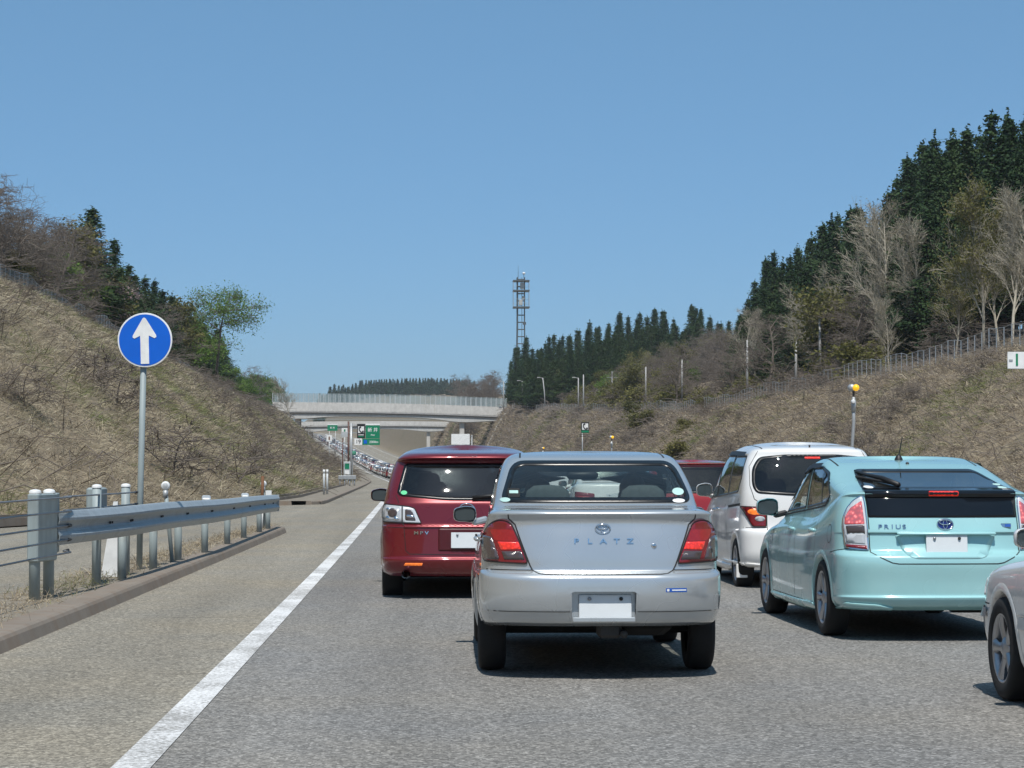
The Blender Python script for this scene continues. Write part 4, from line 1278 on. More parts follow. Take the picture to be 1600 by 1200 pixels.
def glass(name, tint, refl=1.0, rough=.012, dust=.02):
    m = NT(name)
    tr = m.node('BsdfTransparent', Color=(*tint, 1))
    gl = m.node('BsdfGlossy', Roughness=rough)
    gl.inputs['Color'].default_value = (refl, refl, refl, 1)
    bk = m.node('NewGeometry').outputs['Backfacing']      # thin pane: same reflectance from either side
    ior = m.math('SUBTRACT', 1.52, m.math('MULTIPLY', bk, 1.52 - 1/1.52))
    fr = m.node('Fresnel', IOR=ior)
    mx = m.node('MixShader', i0=m.math('MULTIPLY', fr.outputs[0], 1.35), i1=tr.outputs[0], i2=gl.outputs[0])
    df = m.node('BsdfDiffuse'); df.inputs['Color'].default_value = (.5, .5, .48, 1)
    nz = m.ramp(m.noise(m.coord(), 3.0, 5), [(.35, (dust*.4,)*3), (.75, (dust*1.6,)*3)])
    sp = m.node('SeparateColor', Color=nz)
    m2 = m.node('MixShader', i0=sp.outputs[0], i1=mx.outputs[0], i2=df.outputs[0])
    m.link(m2.outputs[0], m.out.inputs[0])
    return m.mat
M_GLASS = glass('clear_car_glass', (.80, .86, .84))
M_GLASSB = glass('green_tinted_car_glass', (.70, .77, .75))
M_PRIV = glass('dark_privacy_glass', (.085, .10, .105), 1.0, .012, .012)
M_FRIT = plain('black_window_border', (.008, .009, .010), .3)
M_GAP = plain('dark_panel_gap', (.012, .012, .012), .7)
M_RUB = plain('black_rubber', (.016, .016, .017), .75)
M_TYRE = plain('tyre_rubber', (.012, .012, .0125), .85, 0, .2, 12)
M_ALLOY = plain('silver_alloy', (.42, .43, .45), .3, .75)
M_STEELG = plain('grey_wheel_cover', (.30, .31, .33), .35, .6)
M_CHROME = plain('bright_chrome', (.72, .74, .76), .08, 1.0, .03)
M_UNDER = plain('dark_underbody', (.010, .010, .010), .9)
M_TRIM = plain('dark_cabin_trim', (.05, .055, .055), .75)
M_SEAT = plain('grey_seat_cloth', (.085, .10, .10), .9, 0, .15, 30)
M_SEATD = plain('dark_seat_cloth', (.035, .037, .04), .9, 0, .15, 30)
M_LINER = plain('grey_headliner', (.12, .125, .12), .9)
M_PLATE = plain('white_number_plate', (.70, .74, .76), .4, 0, .03)
def lens(name, c, rough=.12, emi=0, ecol=None, stripes=60.0):
    m = NT(name)
    p = m.coord()
    w = m.node('TexWave', Vector=p, Scale=stripes, Distortion=0.0, bands_direction='X')
    v = m.node('TexVoronoi', Vector=p, Scale=stripes*.9)
    colr = m.mix(m.math('MULTIPLY', w.outputs['Fac'], .5), c, tuple(min(1, x*1.6 + .01) for x in c))
    m.set(Base_Color=colr, Roughness=rough, Coat_Weight=1.0, Coat_Roughness=.03, Specular_IOR_Level=.6)
    if emi:
        e = m.ramp(v.outputs['Distance'], [(0, tuple(min(1, x*1.0) for x in (ecol or c))), (.6, tuple(x*.35 for x in (ecol or c)))])
        m.set(Emission_Color=e, Emission_Strength=emi)
    m.bump(w.outputs['Fac'], .002, .4)
    return m.mat
M_LRED = lens('red_lamp_lens', (.17, .005, .009))
M_LRED_D = lens('deep_red_lamp_lens', (.12, .004, .008))
M_LBRAKE = lens('lit_brake_lamp', (.45, .015, .010), .2, .8, (1.0, .045, .02))
M_LGLOW = lens('glowing_red_lens', (.24, .006, .008), .2, .10, (1.0, .03, .02))
M_LSMOKE = lens('smoked_reverse_lens', (.06, .045, .045))
M_LCLEAR = lens('clear_lamp_lens', (.42, .44, .46), .08)
M_LCHR = lens('silvery_lamp_reflector', (.50, .53, .56), .15, 0, None, 30.0)
def led_mat():
    m = NT('lit_led_cluster')
    v = m.node('TexVoronoi', Vector=m.coord(), Scale=34.0)
    e = m.ramp(v.outputs['Distance'], [(0, (1.0, .62, .55)), (.22, (.95, .22, .2)), (.45, (.5, .05, .06)), (.8, (.2, .03, .04))])
    m.set(Base_Color=(.30, .10, .11), Roughness=.15, Coat_Weight=1.0, Coat_Roughness=.03, Emission_Color=e, Emission_Strength=.75)
    return m.mat
M_LPINK = led_mat()
M_LAMBER = lens('glowing_orange_lens', (.7, .16, .02), .2, .9, (1.0, .20, .02))

def pchip(x, y, xq):
    x = np.asarray(x, float); y = np.asarray(y, float)
    h = np.diff(x); d = np.diff(y)/h
    m = np.zeros(len(x)); m[0], m[-1] = d[0], d[-1]
    for i in range(1, len(x)-1):
        if d[i-1]*d[i] > 0:
            w1, w2 = 2*h[i] + h[i-1], h[i] + 2*h[i-1]
            m[i] = (w1 + w2)/(w1/d[i-1] + w2/d[i])
    k = np.clip(np.searchsorted(x, xq) - 1, 0, len(x)-2)
    t = (xq - x[k])/h[k]
    return ((1+2*t)*(1-t)**2)*y[k] + t*(1-t)**2*h[k]*m[k] + t*t*(3-2*t)*y[k+1] + t*t*(t-1)*h[k]*m[k+1]

KEYS = ('zr', 'zm', 'zf', 'yr', 'yf', 'w', 'Lr', 'nr', 'Lf', 'nf')
def half_ring(P, n1, n2, n3, taper):
    zr, zm, zf, yr, yf, w, Lr, nr, Lf, nf = P
    def corner(L, n, cnt):
        ph = np.linspace(0, math.pi/2, 300)
        x = w*np.sin(ph)**(2/n); y = L*(1 - np.cos(ph)**(2/n))
        d = np.concatenate([[0], np.cumsum(np.hypot(np.diff(x), np.diff(y)))])
        q = np.linspace(0, d[-1], cnt)
        return np.interp(q, d, x), np.interp(q, d, y)
    xr, yr_ = corner(Lr, nr, n1)
    xf, yf_ = corner(Lf, nf, n3)
    ys = np.linspace(yr + Lr, yf - Lf, n2 + 2)[1:-1]
    X = np.concatenate([xr, np.full(n2, w), xf[::-1]])
    Y = np.concatenate([yr + yr_, ys, (yf - yf_)[::-1]])
    a, yc, hl = taper
    X = X*(1 - a*np.clip(np.abs(Y - yc)/hl, 0, 1.3)**2.5)
    Lw = yf - yr
    t = (Y - yr)/Lw
    def ss(v): v = np.clip(v, 0, 1); return v*v*(3 - 2*v)
    Z = zr + (zm - zr)*ss(t/.42) + (zf - zm)*ss((t - .58)/.42)
    return np.stack([X, Y, Z], 1)

class Car:
    def __init__(s, name, keys, taper, body_mat, label, cat='car', group=None, sub=5, n=(26, 60, 18), loc=(0, 0, 0), rz=0.0):
        s.root = empty(name, loc, rz, label, cat, group)
        s.paint = body_mat
        K = np.array(keys, float)
        idx = np.arange(len(K)); q = []
        for i in range(len(K)-1): q += list(np.linspace(i, i+1, sub, endpoint=False))
        q.append(len(K)-1); q = np.array(q)
        A = np.stack([pchip(idx, K[:, c], q) for c in range(K.shape[1])], 1)
        rings = []
        for P in A:
            h = half_ring(P, *n, taper)
            left = h[-2:0:-1].copy(); left[:, 0] *= -1
            rings.append(np.concatenate([h, left]))
        s.R = len(rings[0]); s.nr = len(rings)
        s.V = np.concatenate(rings)
        F = []
        for i in range(s.nr-1):
            for j in range(s.R):
                a, b = i*s.R+j, i*s.R+(j+1) % s.R
                F.append((a, b, b+s.R, a+s.R))
        F.append(tuple((s.nr-1)*s.R + j for j in range(s.R)))
        s.F = F
        s.bvh = BVHTree.FromPolygons([tuple(v) for v in s.V], F)
        s.cent = np.array([s.V[list(f)].mean(0) for f in F])
        nr = []
        for f in F:
            a, b, c = s.V[f[0]], s.V[f[1]], s.V[f[2]]; d = s.V[f[3]]
            v = np.cross(c - a, d - b); nr.append(v/(np.linalg.norm(v) + 1e-12))
        s.nrm = np.array(nr)
        s.keep = np.ones(len(F), bool)
        s.ymid = 0.5*(s.V[:, 1].min() + s.V[:, 1].max())
    # --- projection of 2-D outline points on the body
    def proj(s, view, a, b, off=0.0):
        if view == 'rear': o, d = Vector((a, -3, b)), Vector((0, 1, 0))
        elif view == 'front': o, d = Vector((a, 9, b)), Vector((0, -1, 0))
        elif view == 'left': o, d = Vector((-3, a, b)), Vector((1, 0, 0))
        elif view == 'right': o, d = Vector((3, a, b)), Vector((-1, 0, 0))
        else: o, d = Vector((a, b, 5)), Vector((0, 0, -1))
        h, n, i, _ = s.bvh.ray_cast(o, d)
        if h is None:
            h, n, i, _ = s.bvh.find_nearest(o + d*(3.2 if view == 'rear' else 2.3))
        if n.dot(d) > 0: n = -n
        return h + n*off, n
    def hole(s, view, poly):
        ax = {'rear': (0, 2), 'front': (0, 2), 'left': (1, 2), 'right': (1, 2), 'top': (0, 1)}[view]
        P = s.cent[:, ax]
        ins = inpoly(P, poly)
        n = s.nrm; c = s.cent
        ok = {'rear': (n[:, 1] < -.12) & (c[:, 1] < s.ymid), 'front': (n[:, 1] > .12) & (c[:, 1] > s.ymid), 'left': (n[:, 0] < -.2), 'right': (n[:, 0] > .2), 'top': n[:, 2] > .3}[view]
        s.keep &= ~(ins & ok)
    def patch(s, name, view, poly, off, mat, g=.05, inner=None, skirt=.012, parent=None):
        """a panel of outline poly lying on the body, proud by off; inner: outline cut out of it"""
        loops = [resample(poly, g)] + ([resample(inner, g)] if inner else [])
        pts = [Vector(p) for l in loops for p in l]
        edges = []; k = 0
        for l in loops:
            edges += [(k+i, k+(i+1) % len(l)) for i in range(len(l))]; k += len(l)
        A = np.array([list(p) for p in pts])
        lo, hi = A.min(0), A.max(0)
        gx, gy = np.meshgrid(np.arange(lo[0] + g*.5, hi[0], g), np.arange(lo[1] + g*.43, hi[1], g))
        G = np.stack([gx.ravel(), gy.ravel()], 1)
        if len(G):
            mk = inpoly(G, poly)
            if inner: mk &= ~inpoly(G, inner)
            G = G[mk]
            if len(G):
                dd = np.min(np.linalg.norm(G[:, None] - A[None], axis=2), axis=1)
                G = G[dd > g*.35]
        pts += [Vector(p) for p in G]
        vo, eo, fo, *_ = delaunay_2d_cdt(pts, edges, [], 1, 1e-6)
        if inner:
            cc = np.array([np.mean([list(vo[i]) for i in f], axis=0) for f in fo])
            mk = inpoly(cc, inner)
            fo = [f for f, m_ in zip(fo, mk) if not m_]
        mb = MB(); mb.smooth = True
        W = [s.proj(view, v.x, v.y, off) for v in vo]
        mb.v = [tuple(w[0]) for w in W]
        dirv = {'rear': Vector((0, -1, 0)), 'front': Vector((0, 1, 0)), 'left': Vector((-1, 0, 0)), 'right': Vector((1, 0, 0)), 'top': Vector((0, 0, 1))}[view]
        for f in fo:
            a, b, c = (Vector(mb.v[f[0]]), Vector(mb.v[f[1]]), Vector(mb.v[f[2]]))
            mb.face(f if (b-a).cross(c-a).dot(dirv) > 0 else f[::-1])
        if skirt:
            cnt = {}
            for f in mb.f:
                for i in range(len(f)):
                    e = (f[i], f[(i+1) % len(f)]); cnt[e] = 1
            mp = {}
            mb.smooth = False
            for (a, b) in list(cnt):
                if (b, a) not in cnt:
                    for q in (a, b):
                        if q not in mp:
                            mp[q] = len(mb.v); mb.v.append(tuple(W[q][0] - W[q][1]*(off + skirt)))
                    mb.face((b, a, mp[a], mp[b]))
        return mb.build(name, mat, parent or s.root)
    def seam(s, name, view, line, width=.006, off=.0015, mat=None, parent=None, closed=False, g=.04):
        L = resample(line, g, closed)
        if closed: L = L + [L[0]]
        mb = MB(); mb.smooth = True
        P = [s.proj(view, a, b, off) for a, b in L]
        for i, (p, n) in enumerate(P):
            q0 = P[max(i-1, 0)][0]; q1 = P[min(i+1, len(P)-1)][0]
            t = (q1 - q0).normalized(); sd = t.cross(n).normalized()*width/2
            mb.v += [tuple(p - sd), tuple(p + sd)]
        for i in range(len(P)-1): mb.face((2*i, 2*i+1, 2*i+3, 2*i+2))
        return mb.build(name, mat or M_GAP, parent or s.root)
    def window(s, name, view, poly, border, mat, parent=None, off=.003):
        """glass with a black border and a real opening behind it"""
        inn = shrink(poly, border); mid = shrink(poly, border*.55)
        s.hole(view, mid)
        gl = s.patch(name, view, poly, off, mat, .07, None, 0, parent)
        s.patch('border', view, poly, off + .0015, M_FRIT, .05, inn, .004, gl)
        return gl
    def arch(s, yc, zc, r, lip=.05):
        for view in ('left', 'right'):
            n = s.nrm; c = s.cent
            d = np.hypot(c[:, 1] - yc, c[:, 2] - zc)
            ok = (n[:, 0] < -.12) if view == 'left' else (n[:, 0] > .12)
            s.keep &= ~((d < r + .012) & ok)
            sgn = -1 if view == 'left' else 1
            mb = MB(); mb.smooth = True
            N = 40; rows = []
            ang = []
            for i in range(N+1):
                a = math.radians(-32 + 244*i/N)
                y, z = yc + r*math.cos(a), zc + r*math.sin(a)
                h = s.bvh.ray_cast(Vector((sgn*3, y, z)), Vector((-sgn, 0, 0)))[0]
                h2 = s.bvh.ray_cast(Vector((sgn*3, yc + (r+lip)*math.cos(a), zc + (r+lip)*math.sin(a))), Vector((-sgn, 0, 0)))[0]
                if h is None or h2 is None: continue
                if abs(h.x) < .35 or abs(h2.x) < .35: continue
                rows.append((a, h, h2))
            for a, h, h2 in rows:
                m_ = h.lerp(h2, .35)
                mb.v += [(h.x - sgn*.09, h.y, h.z), (h.x + sgn*.006, h.y, h.z), (m_.x + sgn*.010, m_.y, m_.z), (h2.x + sgn*.0015, h2.y, h2.z)]
            for i in range(len(rows)-1):
                for j in range(3):
                    k = i*4+j
                    f = (k, k+1, k+5, k+4)
                    mb.face(f if sgn < 0 else f[::-1])
            mb.build('wheel_arch', s.paint, s.root)
    def finish(s, name='body', liner=True, liner_z=.35):
        F = [f for f, k in zip(s.F, s.keep) if k]
        me = bpy.data.meshes.new(name)
        me.from_pydata([tuple(v) for v in s.V], [], F)
        me.materials.append(s.paint)
        me.polygons.foreach_set('use_smooth', [True]*len(F)); me.update()
        b = link(name, me, s.root)
        if liner:
            vn = np.zeros_like(s.V)
            for f, n in zip(s.F[:-1], s.nrm[:-1]):
                vn[list(f)] += n
            vn[s.F[-1][0]:] = (0, 0, 1)
            ln = np.linalg.norm(vn, axis=1); ln[ln == 0] = 1
            V2 = s.V - vn/ln[:, None]*.028
            G = [f[::-1] for f, k, c in zip(s.F, s.keep, s.cent) if k and c[2] > liner_z]
            me = bpy.data.meshes.new('cabin_liner'); me.from_pydata([tuple(v) for v in V2], [], G)
            me.materials.append(M_LINER); me.polygons.foreach_set('use_smooth', [True]*len(G)); me.update()
            link('cabin_liner', me, s.root)
        return b

def inpoly(P, poly):
    P = np.asarray(P, float); Q = np.asarray(poly, float)
    x, y = P[:, 0], P[:, 1]
    c = np.zeros(len(P), bool)
    j = len(Q)-1
    for i in range(len(Q)):
        xi, yi, xj, yj = Q[i, 0], Q[i, 1], Q[j, 0], Q[j, 1]
        if yi != yj:
            c ^= ((yi > y) != (yj > y)) & (x < (xj - xi)*(y - yi)/(yj - yi) + xi)
        j = i
    return c
def resample(poly, g, closed=True):
    out = []
    n = len(poly)
    for i in range(n if closed else n-1):
        a = np.array(poly[i], float); b = np.array(poly[(i+1) % n], float)
        k = max(1, int(math.ceil(np.linalg.norm(b - a)/g)))
        for j in range(k): out.append(tuple(a + (b - a)*j/k))
    if not closed: out.append(tuple(poly[-1]))
    return out
def rnd(poly, r, k=5):
    """rounds the corners; r one radius or a list"""
    out = []; n = len(poly)
    for i in range(n):
        a, b, c = (np.array(poly[(i+d) % n], float) for d in (-1, 0, 1))
        rr = r[i] if hasattr(r, '__len__') else r
        u, v = a - b, c - b
        lu, lv = np.linalg.norm(u), np.linalg.norm(v)
        t = min(rr, lu*.48, lv*.48)
        if t <= 1e-4: out.append(tuple(b)); continue
        p, q = b + u/lu*t, b + v/lv*t
        for j in range(k+1):
            s = j/k; out.append(tuple((1-s)**2*p + 2*s*(1-s)*b + s*s*q))
    return out
def shrink(poly, d):
    P = np.array(poly, float); n = len(P)
    area = 0.5*np.sum(P[:, 0]*np.roll(P[:, 1], -1) - np.roll(P[:, 0], -1)*P[:, 1])
    sg = 1 if area > 0 else -1
    out = []
    for i in range(n):
        a, b, c = P[i-1], P[i], P[(i+1) % n]
        e1 = b - a; e2 = c - b
        l1, l2 = np.linalg.norm(e1), np.linalg.norm(e2)
        if l1 < 1e-9 or l2 < 1e-9: out.append(tuple(b)); continue
        n1 = np.array([-e1[1], e1[0]])/l1*sg; n2 = np.array([-e2[1], e2[0]])/l2*sg
        m = n1 + n2; m /= max(np.linalg.norm(m), 1e-6)
        k = d/max(m.dot(n1), .4)
        out.append(tuple(b + m*k))
    return out
def mir(poly): return [(-x, y) for x, y in poly][::-1]

# ------------------------------------------------------------------ wheels
def wheel_meshes(r=.30, w=.185, rim=.195, spokes=5, style='spoke', mat=None):
    t = MB(); t.smooth = True
    prof = [(rim-.004, -w*.42), (rim+.012, -w*.5), (r*.86, -w*.52), (r*.955, -w*.46), (r-.004, -w*.36), (r, -w*.2), (r, w*.2), (r-.004, w*.36), (r*.955, w*.46), (r*.86, w*.52), (rim+.012, w*.5), (rim-.004, w*.42)]
    t.lathe(prof, 48, 'X')
    tyre = t.mesh('tyre', M_TYRE)
    m = MB(); m.smooth = True
    m.lathe([(rim+.004, -w*.47), (rim-.006, -w*.47), (rim-.016, -w*.40), (rim-.02, -w*.2), (rim-.03, w*.3)], 40, 'X')
    # dished disc with openings: spokes as tapered blades
    for k in range(spokes):
        a0 = 2*math.pi*k/spokes
        hw = .5*2*math.pi/spokes*(.56 if style == 'spoke' else .80)
        pr = [(.045, -w*.36, hw*1.6), (.09, -w*.39, hw*.95), (rim*.62, -w*.42, hw*.62), (rim-.012, -w*.45, hw*.72)]
        n0 = len(m.v)
        for rr, x, h in pr:
            for f in (-1, -.6, .6, 1):
                an = a0 + h*f
                m.v.append((x + (.012 if abs(f) == 1 else -.004), rr*math.cos(an), rr*math.sin(an)))
        for i in range(3):
            for j in range(3):
                q = n0 + i*4 + j; m.face((q, q+4, q+5, q+1))
    m.lathe([(.001, -w*.46), (.03, -w*.46), (.04, -w*.42), (.065, -w*.38), (.07, -w*.3)], 24, 'X')
    rimm = m.mesh('rim', mat or M_ALLOY)
    d = MB(); d.lathe([(.001, -w*.12), (rim-.012, -w*.12)], 32, 'X'); disc = d.mesh('brake_disc', M_DARK)
    return tyre, rimm, disc
def add_wheels(car, wm, yr, yf, xh, r, wheel_names='wheel'):
    for y in (yr, yf):
        for sgn in (-1, 1):
            e = empty('wheel', (sgn*xh, y, r), 0 if sgn < 0 else math.pi); e.parent = car.root
            for nm, me in zip(('tyre', 'rim', 'brake_disc'), wm): link(nm, me, e)
def underbody(car, L, W, z=.19, wheels=(), r=.33, z_rear=None):
    mb = MB()
    mb.box((0, L/2 + .35, z + .11), (W*1.5, L - 2.2, .16))
    mb.box((0, L/2, z + .25), (W*1.56, L - .7, .13))  # wide floor plate added to block light beneath the car
    mb.box((0, .62, (z_rear or z) + .16), (W*1.08, .75, .14), 0, R(-6), 0, .04)
    mb.box((W*.32, .42, (z_rear or z) + .04), (.42, .22, .13), 0, 0, 0, .05)
    mb.box((0, L - .42, z + .14), (W*1.5, .5, .2))
    for y in wheels:
        mb.tube([(-W*.8, y, .30), (W*.8, y, .30)], .05, 8)
        for sgn in (-1, 1):
            n0 = len(mb.v); N = 18
            for i in range(N+1):
                a = math.radians(12 + 156*i/N)
                for x in (W*.99 - .03, W*.58): mb.v.append((sgn*x, y + (r+.045)*math.cos(a), .30 + (r+.045)*math.sin(a)))
            for i in range(N): mb.face((n0+2*i, n0+2*i+1, n0+2*i+3, n0+2*i+2))
            c0 = len(mb.v)
            for i in range(N+1):
                a = math.radians(12 + 156*i/N); mb.v.append((sgn*W*.58, y + (r+.045)*math.cos(a), .30 + (r+.045)*math.sin(a)))
            mb.face([c0+i for i in range(N+1)])
    mb.build('underbody', M_UNDER, car.root)
def mirror(car, x, y, z, mat, w=.17, h=.115, sgn=-1, back=None):
    """side mirror: housing with glass facing the rear"""
    mb = MB(); mb.smooth = True
    cx = x + sgn*w*.5
    V = []
    n = 20
    prof = [(0, .97), (.02, 1.03), (.06, 1.0), (.11, .72), (.135, .25), (.138, .01)]
    for dy, k in prof:
        for i in range(n):
            a = 2*math.pi*i/n
            ex = abs(math.cos(a))**.6*math.copysign(1, math.cos(a)); ez = abs(math.sin(a))**.6*math.copysign(1, math.sin(a))
            mb.v.append((cx + ex*w/2*k, y + dy, z + ez*h/2*k*(1.06 if ex*sgn < 0 else .94)))
    for i in range(len(prof)-1):
        for j in range(n):
            a, b = i*n+j, i*n+(j+1) % n; mb.face((a, b, b+n, a+n))
    hs = mb.build('mirror', mat, car.root)
    g = MB(); g.smooth = False
    pts = []
    for i in range(n):
        a = 2*math.pi*i/n
        ex = abs(math.cos(a))**.6*math.copysign(1, math.cos(a)); ez = abs(math.sin(a))**.6*math.copysign(1, math.sin(a))
        pts.append((cx + ex*w/2*.86, y + .012, z + ez*h/2*.82))
    g.v = pts; g.face(range(n))
    g.build('mirror_glass', M_MIRG, hs)
    b = MB()
    b.v = []
    b.box((x - sgn*.03, y + .07, z - h*.42), (.13, .07, .05), 0, 0, sgn*.25, .015); b.build('mirror_arm', back or mat, hs)
M_MIRG = plain('dark_mirror_glass', (.05, .065, .07), .05, .0, .05)
def number_plate(car, x, z, y, w=.33, h=.165, tilt=0.0, mat=None):
    e = MB(); e.box((x, y, z), (w, .008, h), 0, tilt, 0, .004); p = e.build('number_plate', M_PLATE, car.root)
    for dx in (-.3, .3):
        b = MB(); b.smooth = True; b.lathe([(.001, -.012), (.010, -.011), (.013, -.004)], 12, 'Y', (x + dx*w, y - .002, z + h*.34)); b.build('plate_bolt', M_STEELG if dx < 0 else M_GAP, p)
    return p
def ellipse_tube(mb, c, rx, rz, t, tilt=0, n=28, dy=0):
    pts = []
    for i in range(n+1):
        a = 2*math.pi*i/n
        pts.append((c[0] + rx*math.cos(a), c[1] + dy + tilt*rz*math.sin(a), c[2] + rz*math.sin(a)))
    mb.tube(pts, t, 6, cap=False)
def emblem_ellipses(car, c, w, tilt=.0, fill=None):
    """three interlocking chrome ellipses"""
    mb = MB(); mb.smooth = True
    ellipse_tube(mb, c, w/2, w*.33, w*.045, tilt)
    ellipse_tube(mb, (c[0], c[1], c[2] + w*.13), w*.36, w*.15, w*.035, tilt)
    ellipse_tube(mb, (c[0], c[1], c[2] - .0*w), w*.13, w*.28, w*.035, tilt)
    o = mb.build('emblem', M_CHROME, car.root)
    if fill:
        f = MB()
        f.v = [(c[0] + w*.49*math.cos(2*math.pi*i/28), c[1] + .003 + tilt*w*.32*math.sin(2*math.pi*i/28), c[2] + w*.32*math.sin(2*math.pi*i/28)) for i in range(28)]
        f.face(range(28)); f.build('emblem_field', fill, o)
def letters(car, word, x0, dx, z, size, mat, tilt=0.0, off=.004, wide=1.25, slant=0):
    for i, ch in enumerate(word):
        me = text_mesh(ch, size, mat, .0025)
        p, n = car.proj('rear', x0 + i*dx, z, off)
        o = link('badge_letter', me, car.root, p, (R(90) + tilt, 0, math.atan2(n.x, -n.y)), (wide, 1, 1))
def door_handle(car, view, y, z, mat, w=.19):
    sgn = -1 if view == 'left' else 1
    p, n = car.proj(view, y, z, .0)
    mb = MB(); mb.smooth = True
    mb.tube([p + Vector((0, -w/2, 0)), p + Vector((sgn*.012, -w*.38, .0)), p + Vector((sgn*.016, 0, .004)), p + Vector((sgn*.012, w*.38, 0)), p + Vector((0, w/2, 0))], [.012, .017, .018, .017, .012], 8)
    mb.build('door_handle', mat, car.root)
# ------------------------------------------------------------------ cabin
def seat_mesh():
    mb = MB(); mb.smooth = True
    mb.box((0, 0, .12), (.50, .50, .16), 0, R(4), 0, .06)
    mb.box((0, -.27, .46), (.50, .15, .66), 0, R(14), 0, .065)
    return mb.mesh('seat', M_SEATD)
def headrest_mesh(mat, w=.27):
    mb = MB(); mb.smooth = True
    prof = [(-.04, .75), (-.02, .97), (.05, 1.0), (.11, .9), (.145, .6), (.15, .15)]
    n = 20
    for z, k in prof:
        for i in range(n):
            a = 2*math.pi*i/n
            ex = abs(math.cos(a))**.7*math.copysign(1, math.cos(a)); ey = abs(math.sin(a))**.7*math.copysign(1, math.sin(a))
            mb.v.append((ex*w/2*k, ey*.055*k, z))
    for i in range(len(prof)-1):
        for j in range(n):
            a, b = i*n+j, i*n+(j+1) % n; mb.face((a, b, b+n, a+n))
    mb.face([(len(prof)-1)*n + j for j in range(n)])
    return mb.mesh('headrest', mat)
SEAT = seat_mesh(); HEADR = headrest_mesh(M_SEATD); HEADR_G = headrest_mesh(M_SEAT, .32)
def cabin(car, y_front, z_seat, y_rear=None, hx=.36, rear_gray=False, y_dash=None, z_dash=.85, wz=.6, rear_head=None):
    for x in (-hx, hx):
        s_ = link('front_seat', SEAT, car.root, (x, y_front, z_seat))
        link('headrest', HEADR, s_, (0, -.36, .80))
    if y_rear is not None:
        mb = MB(); mb.smooth = True
        mb.box((0, y_rear, z_seat + .12), (1.22, .48, .18), 0, R(3), 0, .06); mb.box((0, y_rear - .3, z_seat + .42), (1.24, .16, .58), 0, R(18), 0, .06)
        b = mb.build('rear_seat', M_SEAT if rear_gray else M_SEATD, car.root)
        for x in (-.33, .33):
            link('headrest', HEADR_G if rear_gray else HEADR, b, (x, y_rear - .38, rear_head or z_seat + .72))
    mb = MB(); mb.smooth = True; mb.box((0, y_dash, z_dash), (1.36, .34, .26), 0, 0, 0, .08); d = mb.build('dashboard', M_TRIM, car.root)
    mb = MB(); mb.smooth = True
    c = Vector((hx, y_dash - .32, z_dash + .02))
    pts = []
    for i in range(25):
        a = 2*math.pi*i/24; pts.append(c + Vector((.18*math.cos(a), -.06*math.sin(a), .17*math.sin(a))))
    mb.tube(pts, .016, 6, cap=False); mb.tube([c, c + Vector((0, .2, -.05))], .03, 6); mb.tube([c + Vector((-.18, 0, 0)), c + Vector((.18, 0, 0))], .015, 6)
    mb.build('steering_wheel', M_TRIM, d)
def person(x, y, z, label, hair=(.012, .010, .009), shirt=(.06, .065, .08), car=None, female=False):
    """seated figure, hands forward; one skinned body with hair and shirt colours"""
    J = [((0, 0, .05), .13), ((0, -.02, .22), .125), ((0, -.05, .42), .135), ((0, -.05, .52), .075), ((0, -.04, .57), .05), ((0, -.02, .64), .072), ((0, -.01, .72), .082), ((0, -.015, .79), .06),
         ((-.19, -.04, .47), .06), ((-.24, .10, .27), .045), ((-.15, .36, .33), .034), ((-.13, .42, .35), .03), ((.19, -.04, .47), .06), ((.24, .10, .27), .045), ((.15, .36, .33), .034), ((.13, .42, .35), .03),
         ((-.10, .10, .04), .085), ((-.12, .45, .08), .065), ((-.12, .62, -.25), .045), ((.10, .10, .04), .085), ((.12, .45, .08), .065), ((.12, .62, -.25), .045)]
    E = [(0, 1), (1, 2), (2, 3), (3, 4), (4, 5), (5, 6), (6, 7), (2, 8), (8, 9), (9, 10), (10, 11), (2, 12), (12, 13), (13, 14), (14, 15), (0, 16), (16, 17), (17, 18), (0, 19), (19, 20), (20, 21)]
    me = bpy.data.meshes.new('body'); me.from_pydata([j[0] for j in J], E, []); me.update()
    e = empty('person', (0, 0, 0), 0, label, 'person')
    e.matrix_world = car.root.matrix_basis @ Matrix.Translation((x, y, z))
    o = link('body', me, e)
    md = o.modifiers.new('skin', 'SKIN'); o.modifiers.new('smooth', 'SUBSURF').levels = 1
    o.modifiers['smooth'].render_levels = 2
    me.skin_vertices or me.attributes
    for i, (p, r) in enumerate(J):
        me.skin_vertices[0].data[i].radius = (r, r)
    me.skin_vertices[0].data[0].use_root = True
    m = NT('clothing_and_skin')
    sx = m.node('SeparateXYZ', Vector=m.coord())
    m.set(Base_Color=m.mix(m.math('GREATER_THAN', sx.outputs[2], .545), shirt, (.36, .22, .15)), Roughness=.8)
    me.materials.append(m.mat)
    h = MB(); h.smooth = True
    n = 20
    prof = [(.60, .060), (.64, .088), (.70, .100), (.76, .098), (.81, .078), (.84, .045), (.85, .004)] if not female else [(.46, .075), (.52, .10), (.60, .105), (.70, .108), (.76, .104), (.82, .082), (.85, .045), (.86, .004)]
    for zz, rr in prof:
        for i in range(n):
            a = 2*math.pi*i/n
            yy = math.sin(a)*rr*1.1
            h.v.append((math.cos(a)*rr, (yy if yy < .02 or zz > .77 else .02 + (yy - .02)*.35) - .022, zz))
    for i in range(len(prof)-1):
        for j in range(n):
            a, b = i*n+j, i*n+(j+1) % n; h.face((a, b, b+n, a+n))
    h.build('hair', plain('dark_hair', hair, .5), e)
    return e
